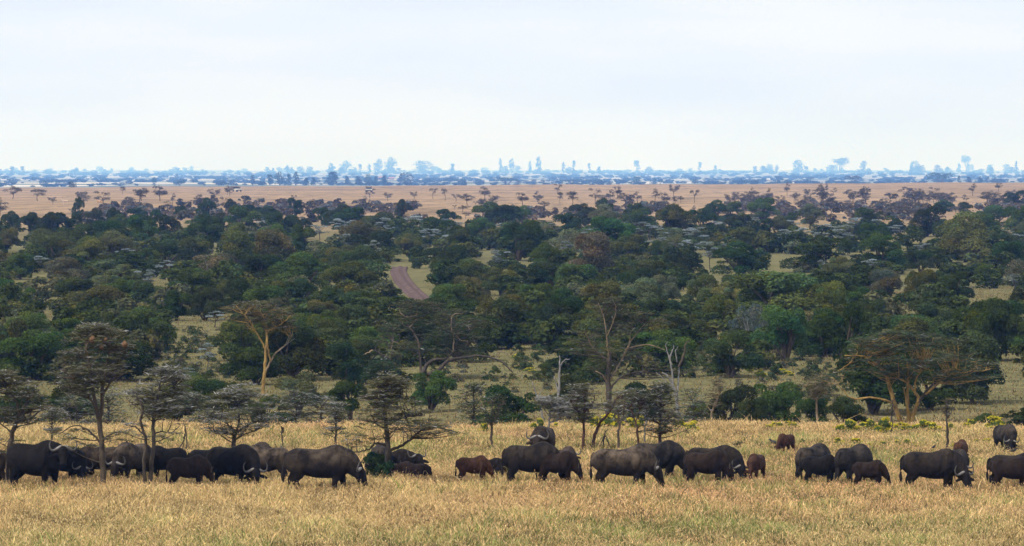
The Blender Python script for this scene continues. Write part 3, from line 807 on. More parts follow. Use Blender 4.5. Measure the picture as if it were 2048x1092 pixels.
# ------------------------------------------------------------------ thorn trees on the grass and acacias behind the ridge
def thorn_tree(name, label, cat, base, limbs, crown, npads, seed, d=None, pal=PAL_GREY, silver=.3, bark='bark_brown', pr=.42, n=105,
               ln=.21, wd=.024, depth=.8, group=None, sway=.35, extra_pads=(), thick=.06, top_bias=1.0, droop=0.0, br0=.022, back=0.0):
    """limbs: [(photo polyline, r0 m, r1 m, bark or None)]; crown: rows (photo y, xl, xr). Real depth given to limbs and sprays."""
    g = np.random.default_rng(seed)
    if d is None: d = gd(base[0], base[1], 112, 178)
    bx, by, bz = px_x(base[0], d), d, gz(px_x(base[0], d), d)
    root = tag(empty(name, (bx, by, bz)), label, cat, group)

    def loc(px, py): return np.array([px_x(px, d) - bx, 0.0, px_z(py, d) - bz])
    nodes, by_bark = [], {}
    for k, L in enumerate(limbs):
        pl, r0, r1 = L[0], L[1], L[2]; bk = L[3] if len(L) > 3 and L[3] else bark
        P = np.array([loc(*q) for q in pl])
        if k == 0: P[0, 2] = min(P[0, 2], 0) - .12
        s = np.concatenate([[0], np.cumsum(np.linalg.norm(np.diff(P, axis=0), axis=1))])
        dirn = g.uniform(-1, 1) * sway
        start = 0.0
        if k and nodes:
            nn = np.array(nodes); i = int(np.argmin(np.hypot(nn[:, 0] - P[0, 0], nn[:, 2] - P[0, 2]))); start = nn[i, 1]
        P[:, 1] = start + dirn * s * (1 if k else .2)
        q, r = smooth_path(P, [r0, r1], 5, .012, g)
        by_bark.setdefault(bk, []).append((q, r)); nodes.extend(q.tolist())
    rows = np.array(crown, dtype=float)
    pads = []
    if len(rows):
        wts = rows[:, 2] - rows[:, 1]
        for _ in range(int(npads * .88)):
            u = g.uniform(0, 1) ** top_bias
            y = rows[0, 0] + u * (rows[-1, 0] - rows[0, 0])
            xl, xr = np.interp(y, rows[:, 0], rows[:, 1]), np.interp(y, rows[:, 0], rows[:, 2])
            hw = (xr - xl) / 2; a = g.uniform(0, 2 * PI); q = math.sqrt(g.uniform(.05, 1))
            r = pr * g.uniform(.55, 1.25); hwm = max(hw / F * d - r * .6, .02)
            c = loc((xl + xr) / 2, y)
            pads.append((c[0] + hwm * q * math.cos(a), hwm * depth * (q * math.sin(a) + back), c[2], r))
    for (ex, ey, er) in extra_pads:
        c = loc(ex, ey); pads.append((c[0], g.normal(0, .3), c[2], er))
    br = []
    if pads:
        br = branches_to(pads, [v for v in nodes if v[2] > .25] or nodes, g, br0)
    first = True
    for bk, paths in by_bark.items():
        pp = paths + (br if first else [])
        if first: link('trunk', tube_mesh('trunk', pp, M[bk], 6), root); first = False
        else:
            for p_ in pp: link('limb', tube_mesh('limb', [p_], M[bk], 6), root)
    if pads:
        v, q, c = pad_twigs(pads, g, n, ln, wd, pal, silver, thick, droop)
        link('crown', mesh_np('crown', v, q, col=c, mats=[M['twig']]), root)
    return root, d, loc


TG = 'thorn trees standing among the buffalo'
T = thorn_tree
T('thorn_tree', 'thorn tree with leaning thin trunk and wide ragged grey crown at the left edge', 'tree', (14, 974),
  [([(14, 962), (18, 905), (24, 868), (38, 832)], .10, .06), ([(38, 832), (30, 800), (10, 775)], .05, .02), ([(38, 832), (58, 800), (70, 775)], .05, .02), ([(24, 868), (5, 850), (-20, 840)], .03, .012), ([(38, 832), (75, 815), (105, 810)], .035, .015)],
  [(742, -30, 45), (765, -55, 75), (790, -70, 105), (815, -60, 128), (850, -40, 95)], 62, 101, silver=.25, group=TG, extra_pads=[(-5, 880, .4), (30, 884, .3), (5, 905, .3)], pal=PAL_GREY + PAL_BROWN)
T2, d2, loc2 = T('thorn_tree', 'tallest grey thorn tree with straw weaver nests hanging in its flat top', 'tree', (205, 975),
  [([(206, 958), (205, 915), (203, 880), (199, 840), (203, 825)], .10, .07), ([(199, 842), (190, 800), (186, 760), (180, 720), (176, 690)], .07, .025), ([(203, 828), (207, 780), (216, 730), (222, 690)], .065, .022),
   ([(196, 820), (178, 790), (150, 760), (125, 735)], .045, .015), ([(205, 790), (225, 760), (245, 735)], .04, .014), ([(201, 885), (180, 862), (150, 850), (120, 868)], .035, .012), ([(204, 880), (222, 868), (245, 862)], .03, .012)],
  [(650, 155, 232), (665, 140, 262), (690, 128, 268), (715, 112, 276), (745, 96, 280), (772, 95, 262), (790, 115, 235)], 118, 102, silver=.20, group=TG, pal=PAL_BROWN + PAL_GREY + PAL_GREY,
  extra_pads=[(125, 872, .42), (150, 880, .4), (165, 862, .38), (140, 895, .35), (240, 866, .38), (225, 878, .3), (180, 890, .3), (255, 882, .25)], top_bias=1.15)
for (nx_, ny_, nr_, lb) in [(188, 676, .10, 'largest straw weaver nest, near the middle of the tall thorn tree top'), (252, 686, .09, 'orange straw weaver nest at the outer edge of the tall tree crown'),
                            (206, 691, .07, 'small straw weaver nest hanging low between the two larger nests'), (214, 677, .06, 'tiny orange weaver nest high in the middle of the crown')]:
    c = loc2(nx_, ny_); g = np.random.default_rng(nx_)
    P_, _ = smooth_path([(0, 0, .75), (0, 0, .45), (.02, 0, 0), (.03, 0, -.6), (.05, 0, -1.0)], [1], 5)
    rr = np.interp(np.linspace(0, 1, len(P_)), [0, .2, .55, .85, 1], [.08, .5, 1, .75, .35]) * nr_
    v, q, t = tubes([(P_ * nr_ * 1.3, rr)], 12)
    v = v + g.normal(0, .05 * nr_, v.shape)
    tag(link('weaver_nest', mesh_np('weaver_nest', v, [q, t], smooth=True, mats=[M['nest']]), loc=Vector(T2.location) + Vector((c[0], -.55, c[2]))), lb, 'nest', 'weaver nests in the tall thorn tree')
T('thorn_tree', 'silvery crowned thorn tree on two thin side-by-side trunks', 'tree', (303, 978),
  [([(302, 968), (303, 930), (308, 885), (306, 850), (312, 815), (318, 780)], .075, .04), ([(290, 966), (289, 920), (294, 880), (284, 845), (288, 810), (276, 790)], .06, .03), ([(312, 815), (330, 790), (350, 775)], .03, .012), ([(318, 780), (325, 755)], .03, .012), ([(306, 870), (325, 862), (345, 866)], .025, .01), ([(290, 868), (272, 852), (255, 850)], .025, .01)],
  [(730, 325, 348), (742, 300, 368), (760, 285, 385), (780, 240, 378), (805, 240, 370), (835, 250, 362)], 78, 103, silver=.52, group=TG, bark='bark_dark', extra_pads=[(272, 850, .4), (250, 862, .32), (345, 868, .36), (330, 876, .3), (285, 872, .3), (360, 850, .25)])
T('thorn_tree', 'low umbrella thorn tree with fanned limbs behind the big-bossed bull', 'tree', (467, 906),
  [([(466, 906), (467, 880), (474, 862)], .09, .06), ([(472, 868), (450, 845), (425, 835)], .045, .015), ([(474, 862), (478, 830), (470, 800)], .045, .015), ([(474, 864), (505, 845), (535, 836)], .04, .015), ([(468, 880), (490, 868), (510, 862)], .03, .012), ([(470, 870), (440, 866), (415, 862)], .03, .01)],
  [(770, 452, 515), (785, 425, 532), (805, 405, 545), (828, 388, 560), (850, 385, 562), (868, 395, 530)], 78, 104, silver=.42, group=TG, bark='bark_dark', depth=.9)
T5, d5, loc5 = T('thorn_tree', 'layered pyramid-shaped dark thorn tree with a long low bough above the shrub', 'tree', (777, 965),
  [([(777, 965), (776, 920), (774, 870), (770, 825), (772, 785), (778, 762)], .105, .035), ([(778, 900), (800, 893), (820, 880), (840, 862), (870, 856), (915, 866)], .05, .012), ([(775, 893), (752, 886), (738, 898), (715, 902), (698, 900)], .04, .012),
   ([(774, 860), (745, 845), (718, 840)], .035, .012), ([(773, 850), (810, 835), (850, 832)], .035, .012), ([(771, 820), (745, 800), (722, 795)], .03, .01), ([(771, 815), (800, 800), (835, 795)], .03, .01)],
  [(752, 770, 800), (765, 745, 822), (782, 722, 840), (800, 708, 868), (820, 690, 880), (845, 678, 905), (862, 690, 915)], 108, 105, silver=.13, group=TG, bark='bark_dark', pal=PAL_BROWN + PAL_GREY, pr=.40,
  extra_pads=[(890, 866, .4), (860, 868, .38), (915, 868, .3), (712, 872, .36), (730, 885, .3), (705, 880, .3), (748, 878, .3), (830, 872, .3), (690, 868, .25)], thick=.06)
T('small_thorn_tree', 'small grey thorn sapling with silvery flat top left of the layered thorn tree', 'tree', (670, 897),
  [([(671, 897), (672, 860), (670, 835)], .05, .02), ([(672, 870), (655, 855)], .02, .008), ([(671, 862), (685, 852)], .02, .008)],
  [(805, 655, 700), (818, 642, 705), (835, 648, 690), (862, 648, 686)], 26, 106, silver=.4, pr=.30, group=TG, bark='bark_dark', extra_pads=[(655, 868, .22), (684, 860, .2)])
T('small_thorn_tree', 'slender open thorn sapling with thin green top left of the dark smooth cow', 'tree', (981, 902),
  [([(982, 902), (983, 870), (984, 845)], .055, .03), ([(984, 848), (970, 825), (962, 810)], .025, .008), ([(984, 846), (998, 820), (1006, 805)], .025, .008), ([(980, 895), (974, 880)], .015, .006), ([(984, 845), (985, 810)], .02, .008)],
  [(788, 958, 1015), (800, 948, 1022), (820, 952, 1018), (845, 960, 1008)], 30, 107, silver=.12, pr=.32, group=TG, pal=PAL_OLIVE + PAL_GREEN, n=45)
T('small_thorn_tree', 'pale thin-stemmed thorn tree with silver parasol top beside the head-on buffalo', 'tree', (1097, 900),
  [([(1097, 900), (1096, 870), (1099, 840), (1102, 815)], .045, .03, 'bark_pale'), ([(1100, 835), (1085, 815)], .02, .008, 'bark_pale'), ([(1101, 825), (1122, 812), (1140, 815)], .02, .008, 'bark_pale')],
  [(794, 1080, 1130), (803, 1062, 1150), (818, 1072, 1166), (835, 1090, 1160)], 34, 108, silver=.75, pr=.34, group=TG)
T('small_thorn_tree', 'thorn tree with straight red-brown trunk right of the silver parasol top', 'tree', (1166, 905),
  [([(1166, 905), (1167, 870), (1168, 835), (1170, 805)], .055, .03), ([(1168, 840), (1150, 815), (1138, 800)], .025, .01), ([(1169, 825), (1190, 800)], .025, .01)],
  [(768, 1140, 1195), (782, 1122, 1205), (800, 1118, 1208), (825, 1130, 1200), (845, 1145, 1190)], 48, 109, silver=.35, pr=.36, group=TG, bark='bark_red')
T('small_thorn_tree', 'dark crooked thorn tree whose trunk leans hard to the right', 'tree', (1186, 900),
  [([(1184, 900), (1190, 870), (1200, 848), (1218, 825), (1232, 800)], .065, .03), ([(1196, 855), (1194, 830)], .02, .008), ([(1215, 828), (1240, 822)], .02, .008)],
  [(785, 1220, 1262), (800, 1205, 1270), (818, 1200, 1250)], 20, 110, silver=.2, pr=.32, group=TG, bark='bark_red', pal=PAL_BROWN)
T('small_thorn_tree', 'sparse thorn sapling with forked greyish stem above the dusty tan-flanked buffalo', 'tree', (1236, 905),
  [([(1236, 905), (1237, 870), (1238, 850), (1236, 825)], .05, .025), ([(1238, 850), (1228, 828), (1222, 810)], .022, .008), ([(1237, 860), (1246, 830), (1250, 805)], .022, .008)],
  [(800, 1215, 1262), (820, 1212, 1262), (840, 1220, 1255)], 16, 111, silver=.3, pr=.28, group=TG, bark='bark_brown', n=45)
T('small_thorn_tree', 'bent red-stemmed thorn sapling just left of the bushy conifer-like thorn tree', 'tree', (1278, 897),
  [([(1278, 897), (1275, 865), (1270, 840), (1258, 815)], .045, .02), ([(1271, 845), (1280, 820)], .02, .008), ([(1268, 835), (1250, 830)], .015, .006)],
  [(780, 1255, 1305), (800, 1250, 1310), (820, 1252, 1300)], 22, 112, silver=.25, pr=.32, group=TG, bark='bark_red', pal=PAL_GREY + PAL_OLIVE)
T('small_thorn_tree', 'very thin pale stem left of the bushy conifer-like thorn tree', 'tree', (1289, 892),
  [([(1289, 892), (1290, 860), (1292, 830), (1288, 815)], .03, .015), ([(1292, 832), (1298, 818)], .012, .006)],
  [(806, 1280, 1300), (822, 1278, 1302)], 6, 113, silver=.3, pr=.22, group=TG, bark='bark_pale', n=40)
T('thorn_tree', 'bushy conifer-like grey thorn tree behind the blackish grey buffalo', 'tree', (1320, 896),
  [([(1320, 896), (1320, 860), (1322, 820), (1320, 790)], .065, .025), ([(1321, 850), (1300, 838), (1285, 842)], .03, .01), ([(1321, 845), (1345, 835), (1362, 838)], .03, .01), ([(1320, 815), (1340, 800)], .02, .008), ([(1320, 815), (1302, 800)], .02, .008)],
  [(766, 1308, 1335), (780, 1292, 1350), (800, 1285, 1362), (825, 1282, 1368), (850, 1278, 1372), (866, 1285, 1360)], 66, 114, silver=.28, pr=.34, group=TG, bark='bark_red', pal=PAL_GREY + PAL_OLIVE, extra_pads=[(1285, 864, .3), (1365, 862, .3)])
T('small_thorn_tree', 'tiny silver-topped thorn sapling behind the staring bull', 'tree', (103, 892),
  [([(103, 892), (104, 865), (103, 840)], .04, .015), ([(104, 860), (92, 850)], .015, .006)],
  [(812, 92, 122), (825, 80, 130), (845, 84, 126), (862, 90, 120)], 22, 115, silver=.5, pr=.30, group=TG)
T('small_thorn_tree', 'dark bare pole-like thorn tree with a knotty sparse top near yellow flowers', 'tree', (1894, 903),
  [([(1894, 903), (1895, 865), (1893, 835), (1892, 800)], .05, .02), ([(1893, 838), (1905, 820)], .02, .008), ([(1893, 830), (1882, 816)], .02, .008), ([(1892, 812), (1900, 800)], .014, .006)],
  [(796, 1886, 1898), (815, 1878, 1908), (830, 1880, 1908)], 13, 116, silver=.05, pr=.20, group=TG, bark='bark_dark', pal=PAL_BROWN, n=60, extra_pads=[(1893, 862, .13)])
T('thorn_shrub', 'tiny flat-topped dark thorn bush alone on the grass above the reddish end-on calf', 'shrub', (1471, 904),
  [([(1471, 904), (1475, 895), (1474, 888)], .03, .012), ([(1475, 896), (1484, 888)], .012, .006), ([(1474, 895), (1466, 888)], .012, .006)],
  [(883, 1468, 1482), (890, 1465, 1486)], 6, 117, silver=.05, pr=.16, pal=PAL_BROWN, n=90)
# dead wood on the grass
T('dead_sapling', 'leaning leafless dead sapling with forked sticks right of the two-trunked tree', 'dead tree', (370, 908),
  [([(374, 908), (373, 880), (370, 852)], .030, .022), ([(370, 855), (368, 880), (355, 902)], .025, .010), ([(369, 868), (366, 890), (368, 906)], .020, .012), ([(366, 885), (358, 898), (352, 908)], .02, .01), ([(374, 890), (382, 900)], .012, .006)], [], 0, 118, bark='bark_brown')
T('dead_stake', 'short dark dead stake with knobbly head above brown dusty buffalo', 'stump', (566, 900),
  [([(566, 900), (565, 880), (563, 868), (564, 858)], .028, .020), ([(563, 866), (566, 858), (562, 853)], .045, .03)], [], 0, 119, bark='bark_brown')
T('dead_branch_heap', 'fallen dead branches leaning together like a tent behind the dusty tan-flanked buffalo', 'dead wood', (1210, 897),
  [([(1206, 898), (1208, 878), (1210, 862)], .03, .02), ([(1210, 866), (1203, 885), (1196, 898)], .022, .012), ([(1210, 868), (1217, 884), (1223, 898)], .022, .012), ([(1210, 864), (1216, 858)], .02, .012), ([(1209, 874), (1200, 880), (1194, 890)], .012, .006), ([(1211, 876), (1219, 892)], .014, .008)], [], 0, 120, bark='bark_brown')

# ---- bigger acacias standing beyond the ridge
AG = 'tall acacias behind the grassy ridge'
T('fever_tree', 'yellow-barked fever tree with tall forked golden trunk and thin flat crown', 'tree', (527, 795),
  [([(526, 795), (527, 765), (530, 735), (532, 700), (534, 675), (533, 650)], .10, .05), ([(531, 742), (541, 722), (552, 705), (570, 690), (582, 674)], .055, .02, 'bark_bare'), ([(541, 724), (537, 700), (535, 680)], .05, .035), ([(531, 700), (522, 680), (508, 655), (490, 630), (474, 610)], .05, .018),
   ([(533, 662), (550, 655), (570, 642), (582, 630)], .045, .015), ([(533, 652), (528, 635), (520, 625)], .035, .012), ([(560, 700), (575, 688), (588, 678)], .02, .01, 'bark_pale'), ([(570, 692), (578, 672), (580, 666)], .016, .008, 'bark_pale')],
  [(608, 445, 560), (618, 430, 600), (632, 428, 605), (648, 470, 600), (660, 520, 595)], 70, 130, d=236, bark='bark_gold', pal=PAL_BROWN + PAL_OLIVE, silver=.03, pr=.5, n=62, ln=.34, wd=.032, group=AG, thick=.06, back=.5)
T('umbrella_acacia', 'broad umbrella acacia with fan of golden trunks and wide domed crown at right', 'tree', (1812, 858),
  [([(1810, 858), (1798, 835), (1788, 805), (1780, 775), (1770, 745), (1752, 728), (1738, 715)], .125, .04), ([(1814, 858), (1816, 830), (1812, 800), (1806, 775)], .10, .03), ([(1818, 856), (1826, 830), (1836, 800), (1830, 785), (1812, 765), (1795, 755)], .11, .03), ([(1834, 806), (1850, 785), (1870, 762)], .08, .03, 'bark_dark'),
   ([(1822, 850), (1815, 812), (1816, 770), (1816, 745)], .09, .03), ([(1790, 808), (1770, 800), (1740, 795), (1705, 797), (1690, 785), (1676, 768)], .055, .018), ([(1765, 742), (1745, 720), (1720, 712), (1690, 712)], .05, .018), ([(1712, 712), (1700, 728), (1675, 745)], .04, .015), ([(1850, 788), (1880, 760), (1892, 742), (1915, 738), (1945, 742), (1975, 738)], .06, .02),
   ([(1830, 790), (1830, 760), (1845, 735)], .05, .02), ([(1738, 718), (1728, 695), (1725, 688)], .02, .012), ([(1727, 690), (1708, 690)], .014, .008)],
  [(665, 1770, 1850), (672, 1710, 1905), (688, 1695, 1950), (705, 1690, 1985), (722, 1690, 2010), (742, 1700, 2015), (760, 1760, 2000)], 165, 131, d=212, bark='bark_gold', pal=PAL_OLIVE + PAL_GREEN + PAL_OLIVE, silver=.02, pr=.52, n=68, ln=.32, wd=.034, group=AG, thick=.07, top_bias=1.2,
  extra_pads=[(1690, 745, .5), (1665, 752, .45), (1640, 758, .35)])
T('forked_acacia', 'tall dark-trunked forked acacia with thin tiered crown and bare golden limbs', 'tree', (1217, 862),
  [([(1216, 862), (1218, 800), (1216, 760), (1218, 720), (1222, 705)], .15, .08, 'bark_dark'), ([(1217, 712), (1214, 680), (1210, 650), (1205, 625), (1196, 605)], .038, .010), ([(1214, 670), (1225, 645), (1232, 618), (1226, 600)], .022, .008), ([(1220, 760), (1235, 735), (1250, 710), (1262, 685), (1280, 660), (1295, 645)], .04, .011), ([(1240, 725), (1258, 690), (1262, 665), (1272, 655)], .032, .012),
   ([(1218, 780), (1240, 755), (1270, 745), (1310, 738), (1350, 742)], .045, .015, 'bark_dark'), ([(1217, 770), (1205, 750), (1192, 742)], .05, .02), ([(1216, 720), (1190, 700), (1175, 675), (1170, 660)], .04, .015, 'bark_brown'), ([(1250, 700), (1290, 690), (1330, 700)], .04, .015)],
  [(598, 1185, 1245), (615, 1175, 1265), (635, 1195, 1330), (650, 1130, 1345), (665, 1095, 1290), (690, 1105, 1300), (715, 1120, 1320), (742, 1150, 1400)], 105, 132, d=209, bark='bark_bare', pal=PAL_OLIVE + PAL_OLIVE + PAL_GREEN + PAL_BROWN, silver=.02, pr=.44, n=50, ln=.32, wd=.030, back=.5, group=AG, thick=.05,
  extra_pads=[(1365, 742, .5), (1395, 738, .45), (1340, 748, .5), (1320, 640, .45), (1340, 632, .4)])
T('sprawling_acacia', 'sprawling broken acacia with crooked bare pale limbs and a long low bough', 'tree', (855, 752),
  [([(838, 752), (850, 735), (868, 720), (890, 718)], .13, .06, 'bark_dark'), ([(856, 750), (880, 738), (895, 722), (920, 716), (960, 712), (1000, 722), (1025, 745)], .12, .03, 'bark_dark'), ([(890, 718), (905, 705), (912, 690)], .06, .03, 'bark_dark'), ([(842, 745), (840, 715), (838, 690), (828, 665), (818, 655), (812, 640)], .07, .03, 'bark_brown'),
   ([(818, 655), (832, 640), (834, 622), (842, 612)], .04, .015), ([(834, 630), (815, 634), (802, 628), (798, 618)], .035, .012), ([(815, 616), (832, 612), (842, 608)], .02, .01), ([(902, 665), (903, 635), (910, 628), (925, 628)], .03, .014), ([(903, 648), (895, 656)], .02, .01), ([(932, 650), (940, 660)], .025, .012), ([(912, 670), (920, 680), (935, 682)], .02, .01), ([(948, 680), (952, 690)], .018, .01),
   ([(783, 698), (786, 684), (796, 686)], .025, .012), ([(782, 720), (770, 712), (758, 706), (745, 700)], .05, .03, 'bark_dark'), ([(745, 700), (735, 706), (722, 712), (712, 708)], .035, .014), ([(710, 712), (716, 722)], .02, .01), ([(765, 712), (772, 725), (782, 742)], .05, .03, 'bark_dark'), ([(905, 705), (908, 680), (905, 660)], .04, .02), ([(990, 722), (995, 705), (1010, 705), (1018, 712)], .025, .012), ([(875, 738), (905, 736), (915, 738)], .03, .01, 'bark_dark')],
  [(605, 790, 870), (625, 775, 945), (645, 765, 985), (665, 745, 990), (690, 740, 975), (712, 765, 960)], 125, 133, d=253, bark='bark_bare', pal=PAL_OLIVE + PAL_BROWN + PAL_GREEN, silver=.02, pr=.52, n=62, ln=.34, wd=.034, group=AG, thick=.09, sway=.2, back=.75)
T('dead_tree', 'slim white dead trunk with one side stub left of the forked acacia', 'dead tree', (1117, 858),
  [([(1117, 858), (1115, 820), (1118, 780), (1119, 745), (1119, 712)], .075, .028), ([(1116, 785), (1112, 765), (1108, 752)], .04, .015), ([(1119, 735), (1128, 722), (1140, 718)], .03, .012), ([(1118, 770), (1114, 755)], .02, .01)], [], 0, 134, d=208, bark='bark_pale')
T('dead_tree', 'leaning short white dead limb just right of the dark round bush', 'dead tree', (1088, 856),
  [([(1090, 856), (1080, 810), (1070, 780), (1064, 765)], .06, .02), ([(1075, 795), (1086, 775)], .02, .008)], [], 0, 135, d=210, bark='bark_pale')
T('dead_tree', 'tall twisted white dead tree with several broken arms right of the forked acacia', 'dead tree', (1355, 860),
  [([(1356, 860), (1355, 820), (1352, 790), (1345, 770), (1338, 755), (1325, 745)], .09, .03), ([(1352, 800), (1346, 770), (1344, 740), (1340, 715), (1345, 700)], .055, .018), ([(1354, 810), (1356, 775), (1358, 750), (1360, 725)], .05, .02), ([(1344, 730), (1335, 705), (1332, 690), (1336, 682)], .03, .012), ([(1358, 735), (1368, 710), (1372, 690), (1380, 680)], .05, .02, 'bark_brown'), ([(1355, 725), (1352, 705), (1357, 693)], .03, .012), ([(1340, 720), (1348, 690)], .025, .01), ([(1345, 775), (1330, 760), (1312, 745)], .03, .012)],
  [], 0, 136, d=207, bark='bark_pale')
T('ridge_acacia', 'small thin-trunked flat acacia on the ridge left of the umbrella acacia', 'tree', (1633, 856),
  [([(1633, 856), (1634, 820), (1633, 785)], .05, .03), ([(1633, 800), (1615, 775), (1600, 765)], .025, .01), ([(1633, 795), (1655, 770), (1672, 762)], .025, .01)],
  [(748, 1615, 1670), (760, 1595, 1695), (775, 1598, 1680), (795, 1612, 1655)], 38, 137, d=186, pal=PAL_OLIVE + PAL_BROWN, silver=.05, pr=.38, n=50, group=AG, bark='bark_bare', thick=.06)
T('ridge_acacia', 'thin dark open acacia on the ridge right of the twisted white dead tree', 'tree', (1425, 855),
  [([(1425, 855), (1424, 825), (1436, 795), (1438, 775)], .045, .02), ([(1424, 825), (1410, 805)], .02, .008), ([(1437, 785), (1450, 765)], .02, .008)],
  [(750, 1425, 1465), (762, 1415, 1460), (785, 1412, 1455), (812, 1400, 1450)], 24, 138, d=188, pal=PAL_OLIVE + PAL_BROWN, silver=.05, pr=.32, n=55, group=AG, bark='bark_bare')
T('ridge_acacia', 'fresh green layered thorn tree behind the layered pyramid-shaped one', 'tree', (757, 850),
  [([(757, 850), (757, 800), (760, 745)], .07, .02)],
  [(722, 750, 772), (738, 728, 790), (752, 722, 800), (768, 715, 800)], 34, 139, d=190, pal=PAL_GREEN, silver=.04, pr=.42, n=60, group=AG, bark='bark_dark', thick=.06)
T('ridge_acacia', 'green-tiered thorn tree standing left of the dark round bush on the ridge', 'tree', (947, 855),
  [([(947, 855), (948, 815), (946, 780)], .06, .02), ([(948, 820), (930, 800)], .02, .01), ([(948, 815), (965, 795)], .02, .01)],
  [(768, 935, 960), (780, 918, 975), (798, 908, 985), (820, 912, 980), (840, 920, 965)], 44, 140, d=187, pal=PAL_GREEN + PAL_OLIVE, silver=.10, pr=.40, n=50, group=AG, bark='bark_dark', thick=.06)
T('ridge_acacia', 'dark thin pole in front of the umbrella acacia trunks, almost leafless', 'tree', (1785, 862),
  [([(1785, 862), (1784, 830), (1786, 800)], .04, .018), ([(1784, 832), (1776, 815)], .014, .006), ([(1785, 825), (1794, 812)], .014, .006)],
  [(798, 1778, 1795), (815, 1774, 1798)], 5, 141, d=178, pal=PAL_BROWN, silver=.02, pr=.18, n=40, group=AG, bark='bark_dark')
for k, (bx_, lb) in enumerate([(215, 'silver-grey layered bush beneath the tall nest-hung tree, far side of ridge'), (395, 'silver-grey layered bush between two-trunked and low umbrella thorn trees'), (150, 'silver-grey layered bush at left, behind the tiny silver-topped sapling'), (1385, 'grey layered bush right of the bushy conifer-like thorn tree, behind ridge'), (1245, 'grey layered bush under the forked acacia limbs, behind ridge'), (640, 'small grey layered bush behind the small grey thorn sapling'), (590, 'grey-green layered bush right of the low umbrella thorn tree')]):
    T('thorn_bush', lb, 'shrub', (bx_, 866), [([(bx_, 866), (bx_ + 3, 830), (bx_, 800)], .05, .02)],
      [(778 + (k % 3) * 8, bx_ - 30, bx_ + 35), (800, bx_ - 62, bx_ + 60), (825, bx_ - 66, bx_ + 64), (852, bx_ - 50, bx_ + 55)], 44, 150 + k, d=198, pal=PAL_GREY + PAL_GREEN, silver=.3, pr=.42, n=55, bark='bark_dark', group='layered thorn bushes just beyond the ridge')
# ------------------------------------------------------------------ woodland of bushy trees
VAR = []
for k in range(12):
    st = 'round'
    nl = [26, 20, 30, 24, 34, 18, 28, 22, 30, 26, 20, 16][k]
    low = [.10, .16, .06, .2, .08, .05, .14, .10, .22, .08, .12, .3][k]
    v, q, c, L = bushy_crown(300 + k, 6.0, 4.6, nl, 14000, .112, low, .8, st)
    cm = mesh_np('crown', v, q, col=c, mats=[M['leaf']])
    VAR.append((cm, bushy_trunk(300 + k, L, 4.6, M['bark_brown' if k % 3 else 'bark_dark'])))
# loose, pale, half-leafless variant
VL = []
for k in range(3):
    v, q, c, L = bushy_crown(340 + k, 6.0, 4.6, 26, 3600, .13, .15, .8)
    cm = mesh_np('crown', v, q, col=c, mats=[M['leaf']])
    VL.append((cm, bushy_trunk(340 + k, L, 4.6, M['bark_pale'], .11)))
TONE = {'dark': (.037, .053, .016), 'mid': (.060, .079, .024), 'olive': (.090, .097, .030), 'green': (.060, .092, .022), 'grey': (.105, .112, .056), 'brown': (.076, .080, .042), 'bright': (.066, .106, .034), 'bare': (.105, .10, .083)}
TONEW = {'dark': 'dark green', 'mid': 'mid green', 'olive': 'olive green', 'green': 'fresh green', 'grey': 'grey-green', 'brown': 'brownish green', 'bright': 'bright green', 'bare': 'grey half-leafless'}

